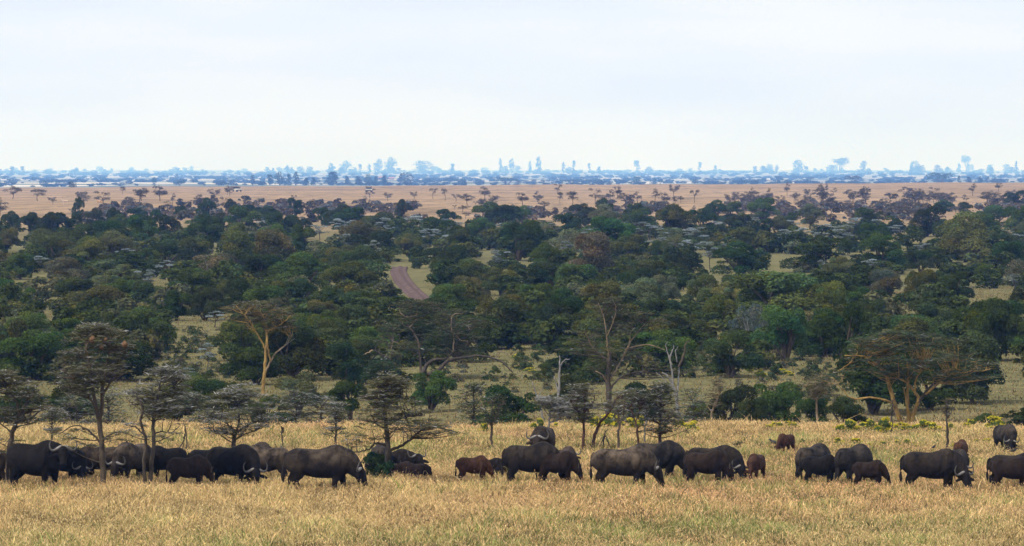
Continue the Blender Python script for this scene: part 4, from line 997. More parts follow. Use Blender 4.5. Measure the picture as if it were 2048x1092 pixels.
WOOD = [  # photo x, base row, width, height, tone, (distance)
    (157, 441, 26, 42, 'dark'), (20, 466, 52, 38, 'dark'), (62, 468, 52, 38, 'dark'), (106, 470, 52, 40, 'dark'), (143, 468, 40, 34, 'dark'), (190, 457, 40, 33, 'dark'), (228, 452, 40, 31, 'dark'),
    (278, 444, 48, 22, 'dark'), (312, 444, 24, 18, 'dark'), (362, 441, 28, 24, 'dark'), (415, 438, 44, 37, 'dark'), (462, 434, 30, 30, 'dark'), (500, 442, 62, 26, 'dark'), (535, 446, 50, 26, 'dark'),
    (592, 431, 34, 29, 'dark'), (650, 452, 50, 32, 'dark'), (692, 457, 62, 42, 'dark'), (15, 502, 52, 42, 'olive'), (90, 512, 92, 50, 'olive'), (240, 472, 62, 38, 'mid'), (285, 478, 70, 42, 'dark'), (337, 477, 62, 42, 'dark'),
    (400, 467, 62, 32, 'green'), (445, 462, 50, 30, 'dark'), (110, 532, 110, 60, 'olive'), (182, 542, 92, 60, 'olive'), (226, 522, 82, 52, 'olive'), (330, 537, 82, 46, 'dark'), (382, 532, 92, 52, 'mid'), (472, 545, 125, 75, 'olive'),
    (545, 542, 104, 74, 'olive'), (602, 514, 72, 62, 'mid'), (420, 572, 112, 58, 'grey'), (222, 577, 104, 52, 'grey'), (25, 618, 84, 56, 'green'), (190, 642, 134, 66, 'olive'), (242, 615, 82, 52, 'mid'), (352, 642, 74, 58, 'dark'), (412, 642, 84, 62, 'dark'),
    (290, 703, 104, 80, 'mid'), (322, 706, 50, 30, 'dark'), (345, 674, 25, 18, 'green'), (60, 702, 114, 76, 'olive'), (125, 690, 84, 50, 'green'), (600, 612, 72, 46, 'dark'), (650, 622, 62, 42, 'mid'), (655, 702, 92, 78, 'green'), (640, 652, 72, 46, 'olive'),
    (700, 463, 64, 44, 'dark'), (762, 472, 92, 42, 'mid'), (805, 442, 36, 38, 'dark'), (890, 456, 56, 32, 'dark'), (975, 452, 72, 42, 'mid'), (1008, 456, 62, 42, 'dark'), (1045, 452, 40, 32, 'green'), (1140, 477, 62, 47, 'dark'), (1168, 452, 62, 40, 'dark'),
    (1210, 447, 42, 46, 'dark'), (1272, 457, 72, 46, 'dark'), (720, 502, 90, 56, 'olive'), (690, 545, 84, 50, 'olive'), (872, 482, 72, 42, 'green'), (920, 517, 82, 57, 'dark'), (1040, 522, 104, 78, 'dark'), (715, 562, 92, 66, 'mid'), (700, 597, 124, 70, 'mid'),
    (892, 542, 92, 46, 'dark'), (888, 572, 58, 50, 'dark'), (945, 578, 92, 52, 'mid'), (1002, 592, 92, 52, 'olive'), (1092, 545, 82, 54, 'mid'), (1182, 565, 124, 92, 'grey'), (1255, 535, 82, 62, 'mid'), (1082, 632, 112, 62, 'mid'), (1000, 652, 104, 62, 'mid'),
    (1200, 645, 124, 72, 'olive'), (1272, 602, 82, 62, 'dark'), (1320, 522, 42, 32, 'mid'), (1342, 442, 52, 24, 'mid'), (1430, 447, 62, 38, 'dark'), (1525, 442, 62, 42, 'green'), (1462, 446, 50, 38, 'mid'), (1580, 462, 52, 32, 'dark'), (1622, 452, 52, 36, 'brown'), (1745, 467, 82, 46, 'mid'),
    (1852, 474, 74, 58, 'dark'), (1890, 427, 42, 20, 'dark'), (1930, 432, 32, 22, 'dark'), (1985, 457, 82, 38, 'mid'), (2030, 413, 52, 26, 'dark'), (1366, 557, 78, 50, 'dark'), (1482, 552, 104, 60, 'dark'), (1500, 505, 92, 46, 'mid'), (1636, 544, 124, 68, 'dark'),
    (1560, 480, 62, 40, 'mid'), (1762, 542, 104, 72, 'mid'), (1842, 547, 62, 42, 'dark'), (1905, 505, 84, 48, 'mid'), (1935, 525, 124, 92, 'olive'), (1975, 572, 62, 38, 'green'), (2022, 545, 74, 62, 'dark'), (1562, 652, 200, 112, 'olive'), (1650, 655, 110, 90, 'olive'), (1765, 604, 92, 64, 'brown'),
    (1845, 607, 74, 64, 'mid'), (1910, 612, 58, 66, 'dark'), (1470, 602, 66, 48, 'olive'), (1402, 615, 84, 62, 'olive'), (1502, 695, 84, 84, 'bare'), (1570, 722, 132, 108, 'bright'), (1682, 695, 114, 82, 'mid'), (1862, 676, 104, 72, 'mid'), (1982, 690, 144, 92, 'dark'), (1742, 655, 62, 52, 'mid'),
    (1460, 757, 104, 92, 'mid'), (2040, 640, 60, 60, 'dark'), (75, 762, 150, 100, 'green'), (20, 750, 110, 110, 'mid'), (230, 762, 150, 80, 'dark'), (470, 722, 104, 80, 'mid'), (585, 762, 150, 118, 'dark'), (510, 770, 100, 70, 'dark'), (600, 806, 112, 82, 'grey', 219), (695, 770, 96, 86, 'dark'), (1690, 742, 130, 140, 'dark'),
    (1022, 858, 132, 100, 'dark', 200), (860, 845, 90, 84, 'mid', 222), (1460, 858, 112, 96, 'dark', 200), (1552, 862, 112, 104, 'green', 203), (1505, 860, 90, 66, 'dark', 195), (1622, 858, 104, 66, 'dark', 199), (1410, 855, 80, 60, 'mid', 203), (1750, 850, 150, 150, 'dark', 221), (1860, 850, 120, 100, 'dark', 224),
    (1942, 826, 130, 130, 'mid', 230), (1980, 722, 130, 122, 'dark'), (1690, 852, 90, 60, 'dark', 206), (2042, 858, 70, 40, 'dark', 190), (1975, 856, 60, 30, 'mid', 192), (40, 858, 130, 80, 'dark', 205), (150, 850, 130, 90, 'dark', 215), (420, 856, 90, 80, 'dark', 214), (530, 858, 90, 70, 'mid', 206), (350, 856, 110, 70, 'mid', 212), (700, 852, 90, 76, 'dark', 214), (1140, 850, 100, 86, 'dark', 216),
    (1290, 856, 90, 76, 'dark', 213), (470, 830, 60, 60, 'dark', 222), (390, 792, 90, 60, 'mid', 226), (1225, 700, 130, 90, 'mid'), (1120, 700, 100, 90, 'dark'), (732, 645, 100, 60, 'mid'), (850, 650, 100, 50, 'dark'), (920, 700, 110, 80, 'mid'), (1360, 690, 90, 66, 'mid'), (820, 705, 120, 80, 'dark'), (700, 690, 90, 70, 'mid'), (770, 790, 70, 50, 'dark', 228), (1330, 660, 90, 60, 'dark'), (1440, 660, 90, 66, 'olive'), (1820, 735, 130, 90, 'mid'),
    (1090, 760, 46, 26, 'mid'), (660, 560, 70, 46, 'mid'), (150, 610, 80, 50, 'mid'), (560, 470, 70, 40, 'mid'), (600, 480, 60, 36, 'dark'), (290, 545, 70, 44, 'mid'), (40, 560, 70, 44, 'mid'), (470, 610, 80, 50, 'mid'), (540, 620, 84, 54, 'mid'), (300, 620, 84, 54, 'mid'),
]
CLEAR = [(388, 695, 48, 40), (335, 735, 52, 18), (430, 742, 50, 16), (965, 762, 92, 28), (1045, 725, 52, 26), (808, 563, 33, 32), (840, 592, 22, 14), (1405, 722, 26, 24), (1620, 745, 70, 24), (1640, 790, 60, 26), (2005, 780, 46, 50), (1985, 592, 56, 12), (1560, 526, 20, 12), (1800, 562, 18, 10), (1425, 530, 20, 10),
         (640, 468, 18, 8), (100, 626, 15, 14), (575, 790, 26, 12), (40, 575, 18, 7), (320, 575, 24, 12), (1545, 620, 0, 0), (850, 436, 14, 14), (410, 442, 0, 0), (1670, 500, 18, 10), (1880, 480, 18, 8), (970, 512, 12, 10), (1290, 640, 0, 0), (1900, 640, 10, 8)]
COLS = [(85, 'at the left edge'), (285, 'above the nest-hung tree'), (430, 'above the low umbrella tree'), (640, 'near the fever tree'), (765, 'left of the dirt track'), (930, 'just right of the dirt track'), (1110, 'right of the sprawling acacia'), (1300, 'near the tall forked acacia'),
        (1440, 'above the twisted white tree'), (1640, 'above the bright green tree'), (1900, 'above the broad umbrella acacia'), (9999, 'at the right edge')]
BANDS = [(262, 'by the ridge'), (345, 'low on the slope'), (470, 'mid woodland'), (680, 'upper woodland'), (1e9, 'woodland far edge')]


def colw(px): return next(w for a, w in COLS if px < a)
def bandw(d): return next(w for a, w in BANDS if d < a)


ORD = ['', 'second', 'third', 'fourth', 'fifth', 'sixth', 'seventh', 'eighth', 'ninth', 'tenth', 'eleventh', 'twelfth', 'thirteenth', 'fourteenth']


def label_all(items, group):
    """items: (root, px, kind words, where words); label = kind + where, told apart from left to right"""
    by = {}
    for it in items: by.setdefault((it[2], it[3]), []).append(it)
    for (kw, wh), L in by.items():
        L.sort(key=lambda t: t[1])
        for i, it in enumerate(L):
            if len(L) == 1: s = f'{kw} {wh}'
            elif i == 0: s = f'leftmost {kw} {wh}'
            elif i == len(L) - 1: s = f'rightmost {kw} {wh}'
            else: s = f'{ORD[i] if i < len(ORD) else "inner"} {kw} from left {wh}'
            tag(it[0], s, group=group)


# fill between the listed trees
g = np.random.default_rng(77)
fill = []
row = 474.0
while row < 765:
    step = 62 + (row - 470) * .12
    x = -40 + g.uniform(0, step)
    while x < 2090:
        b = row + g.uniform(-9, 9); wd_ = step * g.uniform(.95, 1.5); h_ = wd_ * g.uniform(.55, .78)
        ok = True
        for (ex, ey, rx, ry) in CLEAR:
            if rx and abs(x - ex) < rx + wd_ * .42 and ey - ry - 4 < b < ey + ry + h_ * .95: ok = False
        for wt in WOOD + fill:
            if len(wt) == 5 and abs(x - wt[0]) < .42 * (wd_ + wt[2]) * .75 and abs(b - wt[1]) < 17: ok = False
        if 1230 < x < 1760 and 480 < b < 520 and g.uniform() < .6: ok = False
        if ok:
            fill.append((x, b, wd_, h_, g.choice(['dark', 'mid', 'olive', 'mid', 'grey', 'green', 'dark'])))
        x += step * g.uniform(.8, 1.25)
    row += 24 + (row - 470) * .03
ALLW = WOOD + fill
items = []
for k, t in enumerate(ALLW):
    px, b, wp, hp, tone = t[:5]
    d = t[5] if len(t) > 5 else gd(px, b, 213, 2600)
    p = at_ground(px, d); sw = wp / F * d * 1.10 / 6.0; sh = (hp + 8) / F * d / 4.75
    cm, tm = VL[k % 3] if tone == 'bare' or (tone == 'grey' and k % 4 == 0) else VAR[rnd.choice([0, 2, 4, 5, 7, 9]) if b < 485 else rnd.randrange(12)]
    root = empty('bushy_tree', p, rnd.uniform(0, 6.28)); root.scale = (sw * rnd.uniform(.86, 1.18), sw * rnd.uniform(.86, 1.18), sh)
    tc_ = [v * rnd.uniform(.96, 1.28) for v in TONE[tone]]
    tag(root, cat='tree')
    link('trunk', tm, root); link('crown', cm, root, color=(*tc_, 1))
    size = 'broad' if sw > 1.05 else 'small' if sw < .55 else ''
    items.append((root, px, f'{size} {TONEW[tone]} tree'.strip(), f'{colw(px)}, {bandw(d)}'))
label_all(items, 'bushy trees of the woodland')

# ------------------------------------------------------------------ flat thorn trees (whole ones, shared meshes) for wood and plain
def flat_tree_mesh(seed, H=4.0, W_=4.2, npads=13, n=62, ln=.42, wd=.07, pal=PAL_GREY, silver=.3, thick=.10):
    g = np.random.default_rng(seed)
    top = np.array([g.normal(0, .2), g.normal(0, .2), H * .62])
    trunk = np.array([(0, 0, -.15), (g.normal(0, .1), g.normal(0, .1), H * .3), top])
    q, r = smooth_path(trunk, [.10, .05], 5); paths = [(q, r)]; nodes = q.tolist(); pads = []
    for k in range(npads):
        a = g.uniform(0, 2 * PI); t = g.uniform(.42, 1.0); hw = W_ / 2 * (1.05 - .45 * abs(t - .8) / .4) * math.sqrt(g.uniform(.05, 1))
        if t > .85: hw *= .8
        pads.append((top[0] + hw * math.cos(a), top[1] + hw * math.sin(a), H * t * .98, g.uniform(.35, .75)))
    for k in range(4):
        pd = pads[k]; e = np.array(pd[:3]); s = q[g.integers(5, len(q) - 1)]
        qq = bezier(s, (s + e) / 2 + np.array([0, 0, .1]), e, 6); paths.append((qq, np.linspace(.05, .015, 6))); nodes += qq.tolist()
    paths += branches_to(pads, nodes, g, .03, .012)
    tv, tq, tt = tubes(paths, 5, True)
    v, f, c = pad_twigs(pads, g, n, ln, wd, pal, silver, thick)
    return (mesh_np('trunk', tv, [tq, tt], smooth=True, mats=[M['bark_dark' if seed % 2 else 'bark_brown']]), mesh_np('crown', v, f, col=c, mats=[M['twig']]))


FT = [flat_tree_mesh(500 + k, H=3.6 + .3 * (k % 4), W_=3.6 + .5 * (k % 3), npads=10 + 2 * (k % 4), silver=.6, pal=PAL_GREY) for k in range(6)]
FP = [flat_tree_mesh(520 + k, H=4.0, W_=[3.0, 4.4, 3.6, 4.6, 2.4, 4.0, 3.4, 3.0][k], npads=[9, 15, 8, 14, 8, 17, 11, 6][k], n=40, ln=.5, wd=.12, silver=.06, thick=.30, pal=[(.115, .095, .08), (.14, .115, .095), (.09, .078, .066), (.12, .108, .082)]) for k in range(8)]
items = []
g = np.random.default_rng(91)
silver_spots = [(830, 465, 70, 30), (905, 470, 50, 26), (975, 475, 60, 24), (1270, 500, 60, 34), (1300, 480, 60, 30), (1340, 500, 60, 30), (1390, 490, 56, 28), (1430, 470, 56, 26), (1320, 515, 56, 30), (1380, 515, 50, 28), (1420, 540, 44, 40), (1560, 500, 56, 28), (1600, 490, 60, 28), (1660, 480, 56, 28), (1690, 495, 56, 30), (1720, 470, 60, 28), (1650, 560, 34, 34), (1745, 550, 40, 28), (1580, 470, 50, 26), (1510, 470, 50, 26),
                (1000, 545, 44, 34), (860, 490, 50, 26), (640, 480, 40, 20), (330, 630, 46, 22), (430, 655, 50, 26), (330, 560, 50, 34), (80, 545, 50, 30), (290, 590, 46, 40), (680, 470, 50, 26), (520, 465, 40, 22), (1100, 480, 46, 24), (1230, 480, 50, 28), (1260, 470, 46, 24), (2030, 580, 60, 22), (1930, 575, 50, 20), (2020, 500, 50, 34), (1460, 520, 40, 26), (1850, 520, 40, 26), (700, 520, 60, 36), (745, 540, 44, 50), (250, 525, 40, 24), (1130, 520, 40, 24), (1355, 540, 44, 30), (1800, 480, 50, 26), (1640, 505, 44, 26), (900, 500, 44, 24), (1180, 490, 44, 26), (770, 480, 50, 30), (415, 742, 46, 40), (375, 775, 36, 24)]
for (px, b, wp, hp) in silver_spots:
    d = gd(px, b, 213, 2600); p = at_ground(px, d)
    tm, cm = FT[rnd.randrange(6)]
    root = empty('silver_thorn_tree', p, rnd.uniform(0, 6.28)); sw = wp / F * d / 4.4; sh = (hp + 10) / F * d / 4.1
    root.scale = (sw, sw, sh); tag(root, cat='tree'); link('trunk', tm, root); c_ = rnd.uniform(1.0, 1.5); link('crown', cm, root, color=(c_ * .82, c_ * .96, c_ * 1.08, 1))
    items.append((root, px, 'silvery flat-layered thorn tree', f'{colw(px)}, {bandw(d)}'))
label_all(items, 'silvery thorn trees scattered in the woodland')

PCOL = [(170, 'near the left edge'), (390, 'far left of the safari vehicles'), (560, 'near the cream safari vehicle'), (690, 'between the two safari vehicles'), (860, 'near the canopied safari vehicle'), (1100, 'right of the canopied safari vehicle'), (1330, 'at mid plain'), (1560, 'near the lone tall tree'), (1800, 'right of the lone tall tree'), (9999, 'near the right edge')]
plain = [(475 - 15, 392, 24, 18), (25, 398, 36, 26), (75, 402, 40, 24), (160, 405, 34, 26), (205, 412, 44, 30), (245, 388, 20, 14), (280, 412, 50, 40), (320, 402, 40, 32), (430, 398, 28, 24), (283, 402, 34, 26), (345, 410, 22, 22), (400, 412, 30, 20), (455, 390, 18, 20), (740, 396, 28, 18), (775, 402, 20, 16), (828, 400, 18, 20), (866, 398, 22, 26), (890, 402, 22, 30), (912, 404, 22, 18), (935, 410, 34, 22), (970, 400, 30, 28), (985, 412, 30, 26), (1045, 412, 34, 28), (1075, 405, 28, 24), (1115, 388, 26, 20), (1120, 408, 20, 24), (1145, 412, 40, 30), (1190, 408, 34, 32), (1220, 404, 30, 26),
         (1348, 394, 26, 30), (1389, 406, 26, 32), (1460, 412, 26, 30), (1574, 392, 22, 30), (1620, 398, 32, 22), (1652, 390, 18, 22), (1660, 412, 30, 26), (1730, 404, 30, 34), (1812, 396, 34, 22), (1945, 392, 30, 24), (1997, 382, 22, 16), (2030, 396, 18, 16), (1520, 414, 32, 22), (1540, 404, 26, 30), (1600, 420, 40, 26), (1275, 406, 34, 24), (1310, 404, 34, 26), (1330, 412, 30, 28), (1250, 412, 40, 26), (1870, 400, 30, 26), (1900, 410, 34, 26), (1780, 408, 40, 22), (1830, 412, 44, 24), (1700, 410, 30, 24), (1840, 384, 60, 4)]
plain = plain[:-1]
xs = [p[0] for p in plain]
while len(plain) < 270:
    u = g.uniform(); px = g.uniform(-20, 2068)
    if g.uniform() < .45: px = abs(g.normal(1720, 170)) if g.uniform() < .62 else g.normal(1290, 90)
    if px > 2068: continue
    lift = 10 if px > 1550 else 0
    b = g.triangular(394 - lift, 424 - lift * .5, 444 - lift * .3)
    if (80 < px < 700) and b > 424 and g.uniform() < .5: continue
    s_ = (b - 335) / 80 * 34 * (.68 if px > 1450 else .9)
    if g.uniform() < .6 and len(plain) > 60:
        q_ = plain[g.integers(50, len(plain))]; px = q_[0] + g.normal(0, 16); b = min(446, max(406 if px > 1450 else 396, q_[1] + g.normal(0, 5)))
    k_ = g.uniform(.45, 1.2) ** 1.3; plain.append((px, b, s_ * k_ * g.uniform(.8, 1.25), s_ * k_ * g.uniform(.55, .95)))
items = []
for (px, b, wp, hp) in plain:
    d = gd(px, b, 600, 2640); p = at_ground(px, d)
    tm, cm = FP[rnd.randrange(8)]
    o = empty('plain_thorn_tree', p, rnd.uniform(0, 6.28)); sw = wp * .88 / F * d / 4.0; sh = (hp * .9 + 2) / F * d / 4.2; o.scale = (sw, sw, sh)
    tag(o, cat='tree'); link('trunk', tm, o); c_ = rnd.uniform(.8, 1.3); link('crown', cm, o, color=(c_, c_, c_, 1))
    bw_ = 'high plain' if b < 398 else 'mid plain' if b < 412 else 'low plain' if b < 428 else 'along the wood'
    sz = 'tall' if hp > 1.02 * wp else 'broad' if wp > 1.6 * hp else ''
    items.append((o, px, f'{sz} dark thorn tree'.strip(), f'{next(w for a, w in PCOL if px < a)}, {bw_}'))
label_all(items, 'dark flat thorn trees dotting the dry plain')

# ------------------------------------------------------------------ shrubs and yellow-flowering bushes
def leafy(seed, w_, h_, nleaf, leaf, nl=14, style='round'):
    v, q, c, L = bushy_crown(seed, w_, h_, nl, nleaf, leaf, .05, .9, style)
    return v, q, c, L


v, q, c, L = leafy(700, 1.25, 1.0, 3600, .05, 24)
d = 147.6
r = tag(empty('green_shrub', at_ground(764, d)), 'dark green leafy shrub at the foot of the layered thorn tree, before the large buffalo', 'shrub')
link('foliage', mesh_np('foliage', v, q, col=c, mats=[M['leaf']]), r, color=(.032, .055, .024, 1))
link('stem', bushy_trunk(701, L, .78, M['bark_dark'], .02), r)
YV = []
for k in range(5):
    v, q, c, L = leafy(710 + k, 1.2, .9, 1700, .05, 14)
    fm = mesh_np('foliage', v, q, col=c, mats=[M['leaf']])
    g = np.random.default_rng(720 + k); P_ = []
    for l in L[np.argsort(-L[:, 2])][:11]:
        for _ in range(6): P_.append(l[:3] + np.array([g.normal(0, .09), g.normal(0, .09), l[3] * .85 + g.normal(0, .03)]))
    P_ = np.repeat(np.array(P_), 7, 0) + g.normal(0, .028, (len(P_) * 7, 3))
    vv, qq = leaf_faces(P_, unit(g.normal(size=P_.shape) + np.array([0, -.4, .8])), .075 * g.uniform(.7, 1.3, len(P_)), g, 1.1)
    cc_ = np.array([.64, .55, .045]) * g.uniform(.7, 1.25, (len(P_), 1))
    YV.append((fm, mesh_np('blossoms', vv, qq, col=cc_, mats=[M['leaf']])))
ylw = [(1195, 850, 26, 14), (1216, 850, 30, 20), (1238, 850, 24, 13), (1262, 851, 22, 16), (1278, 851, 18, 16), (1366, 854, 26, 12), (1385, 854, 22, 9), (1075, 849, 18, 8), (1112, 851, 14, 5), (965, 852, 14, 10), (1545, 854, 26, 7), (1580, 855, 24, 8), (1690, 853, 26, 10), (1706, 853, 22, 12), (1742, 853, 30, 11), (1775, 852, 34, 16), (1806, 855, 24, 7), (1838, 854, 26, 10), (1862, 855, 32, 11), (1905, 856, 16, 6), (1936, 857, 18, 16), (1990, 853, 34, 18),
       (1678, 892, 22, 14), (1710, 892, 36, 16), (1742, 896, 20, 8), (1762, 896, 20, 13), (1795, 893, 22, 12), (1815, 894, 24, 14), (1831, 897, 12, 8), (1905, 899, 18, 9), (1952, 889, 22, 10), (1975, 889, 24, 11), (2035, 890, 20, 9),
       (1567, 899, 20, 15), (1602, 893, 18, 15), (1642, 892, 14, 12)]
items = []
for k, (px, b, wp, hp) in enumerate(ylw):
    d = gd(px, b, 112, 178) if b > 860 else 176.2 + (k % 3) * .7
    p = at_ground(px, d); fm, fl = YV[k % 5]
    z1 = px_z(b - hp, d) - p.z; sw = wp / F * d / 1.15; sh = max(.12, z1 + .04) / .95
    if b < 860: sh = max(sh + .04, .34); sw *= 1.5
    r = empty('yellow_flower_bush', p, rnd.uniform(0, 6.28)); r.scale = (sw, sw, sh); tag(r, cat='bush')
    link('foliage', fm, r, color=(.09, .135, .035, 1))
    plain_green = k in (33, 34, 35)
    if not plain_green: link('blossoms', fl, r)
    if px < 1300: where = 'under the tall forked acacia'
    elif px < 1500: where = 'right of the conifer-like thorn tree'
    elif px < 1670: where = 'near the far red-brown calf'
    elif px < 1890: where = 'below the broad umbrella acacia'
    else: where = 'near the lone far buffalo'
    items.append((r, px, 'low green leafy bush' if plain_green else 'yellow-flowered bush', where + (' on the ridge line' if b < 862 else ' in the grass')))
label_all(items, 'bushes with yellow flowers')
slope_y = [(1330, 800, 30, 20), (1520, 755, 26, 18), (1500, 745, 24, 14), (1565, 750, 22, 14), (1040, 720, 30, 12), (1095, 745, 26, 12), (1060, 745, 26, 10), (1215, 745, 20, 12), (1580, 752, 20, 10), (1480, 735, 24, 20)]
items = []
for k, (px, b, wp, hp) in enumerate(slope_y):
    d = gd(px, b, 213, 600); p = at_ground(px, d); fm, fl = YV[k % 5]
    r = empty('yellow_flower_bush', p, k); sw = wp / F * d / 1.15; r.scale = (sw, sw, hp / F * d / .9); tag(r, cat='bush')
    link('foliage', fm, r, color=(.12, .17, .04, 1)); link('blossoms', fl, r)
    items.append((r, px, 'yellowish bush', 'on the clearing slope ' + colw(px)))
label_all(items, 'bushes with yellow flowers')
# ---- low understorey between the trees: nobody could count it
UV = []
for k in range(4):
    v, q, c, L = bushy_crown(900 + k, 2.6, 1.5, 12, 1000, .135, .05, .9); UV.append((v, q, c))
vs, qs, cs, o_ = [], [], [], 0
g = np.random.default_rng(67)
for k in range(1400):
    px = g.uniform(-300, 2350); b = 468 + 296 * g.uniform() ** 1.25
    if any(rx and ((px - ex) / (rx * 1.2 + 12)) ** 2 + ((b - 14 - ey) / (ry * 1.15 + 18)) ** 2 < 1 for ex, ey, rx, ry in CLEAR): continue
    d = gd(px, b, 226, 1100) * g.uniform(.98, 1.02); p = at_ground(px, d)
    s_ = g.uniform(.6, 1.35) * (1 + (d - 250) / 900); v, q, c = UV[k % 4]
    a = g.uniform(0, 6.28); R_ = np.array([[math.cos(a), -math.sin(a), 0], [math.sin(a), math.cos(a), 0], [0, 0, 1]])
    vs.append((v * np.array([s_, s_, s_ * g.uniform(.5, 1.0)])) @ R_.T + np.array(p)); qs.append(q + o_); o_ += len(v)
    t_ = np.array(TONE[['dark', 'mid', 'mid', 'olive', 'grey', 'dark', 'mid'][g.integers(0, 7)]]); cs.append(c * t_ * g.uniform(.8, 1.2))
tag(link('undergrowth', mesh_np('undergrowth', np.vstack(vs), np.vstack(qs), col=np.vstack(cs), mats=[M['leaf']])), kind='stuff')
print('TREES', len(ALLW), len(fill), 'under', len(vs))
# ---- low grey scrub on the plain below the thorn trees: ground cover
SV = []
for k in range(3):
    v, q, c, L = bushy_crown(940 + k, 3.2, 1.5, 9, 170, .34, .05, .8); SV.append((v, q, c))
vs, qs, cs, o_ = [], [], [], 0
g = np.random.default_rng(68)
for k in range(760):
    px = g.uniform(-260, 2310); b = g.triangular(398, 428, 452)
    if soft_noise(np.array([px * .012]), np.array([b * .09]), 12, 1.6)[0] < -.12: continue
    d = gd(px, b, 600, 2500); p = at_ground(px, d); s_ = g.uniform(.5, 1.15); v, q, c = SV[k % 3]
    a = g.uniform(0, 6.28); R_ = np.array([[math.cos(a), -math.sin(a), 0], [math.sin(a), math.cos(a), 0], [0, 0, 1]])
    vs.append((v * np.array([s_ * 1.3, s_ * 1.3, s_])) @ R_.T + np.array(p)); qs.append(q + o_); o_ += len(v)
    cs.append(c * np.array([(.105, .088, .075), (.085, .08, .06), (.12, .105, .085)][g.integers(0, 3)]))
tag(link('plain_scrub', mesh_np('plain_scrub', np.vstack(vs), np.vstack(qs), col=np.vstack(cs), mats=[M['leaf']])), kind='stuff')
# ---- knee-high scrub on the clearings of the slope: ground cover
vs, qs, cs, o_ = [], [], [], 0
g = np.random.default_rng(69); LV = [bushy_crown(960 + k, .9, .5, 9, 420, .055, .03, .9)[:3] for k in range(3)]
for k in range(300):
    ex, ey, rx, ry = CLEAR[g.integers(0, 10)]
    if (ex, ey) == (808, 563) or not rx or 800 < ex < 850: continue
    px, b = ex + g.normal(0, rx * .7), ey + g.normal(0, ry * .8)
    if not 640 < b < 845: continue
    d = gd(px, b, 213, 420); p = at_ground(px, d); s_ = g.uniform(.3, .95); v, q, c = LV[k % 3]
    vs.append(v * np.array([s_ * 1.3, s_ * 1.3, s_]) + np.array(p)); qs.append(q + o_); o_ += len(v)
    cs.append(c * np.array([(.07, .09, .035), (.10, .11, .05), (.05, .07, .03), (.13, .12, .075)][g.integers(0, 4)]))
tag(link('slope_scrub', mesh_np('slope_scrub', np.vstack(vs), np.vstack(qs), col=np.vstack(cs), mats=[M['leaf']])), kind='stuff')
# ------------------------------------------------------------------ far blue land: trees, houses
TV_ = []
for k in range(4):
    v, q, c, L = bushy_crown(800 + k, 7.0, 10.0, 44, 750, .44, .05, 1.0, 'tall')
    q2, r2 = smooth_path([(0, 0, -.3), (.1, 0, 4), (0, .1, 8.2)], [.28, .1], 4)
    TV_.append((mesh_np('crown', v, q, col=c, mats=[M['leaf']]), tube_mesh('trunk', [(q2, r2)], M['bark_brown'], 6)))
for k in range(3):      # conical
    v, q, c, L = bushy_crown(810 + k, 7.0, 10.0, 42, 1100, .42, .03, 1.0, 'cone')
    q2, r2 = smooth_path([(0, 0, -.3), (0, 0, 8)], [.25, .08], 4)
    TV_.append((mesh_np('crown', v, q, col=c, mats=[M['leaf']]), tube_mesh('trunk', [(q2, r2)], M['bark_brown'], 6)))
for k in range(3):      # rounded
    v, q, c, L = bushy_crown(820 + k, 9.0, 10.0, 40, 800, .46, .1, 1.0, 'round')
    TV_.append((mesh_np('crown', v, q, col=c, mats=[M['leaf']]), bushy_trunk(820 + k, L, 10, M['bark_brown'], .25)))
for k in range(2):      # umbrella
    v, q, c, L = bushy_crown(830 + k, 12.0, 9.0, 40, 800, .46, .56, .6, 'umbrella')
    TV_.append((mesh_np('crown', v, q, col=c, mats=[M['leaf']]), bushy_trunk(830 + k, L, 9, M['bark_brown'], .25)))
KINDV = {'tall': (0, 4, 7.6, 10.6), 'cone': (4, 7, 6.5, 10.2), 'round': (7, 10, 9.6, 10.0), 'umb': (10, 12, 12.5, 8.6)}
KW = {'tall': 'tall slim', 'cone': 'pointed', 'round': 'rounded', 'umb': 'flat-topped'}
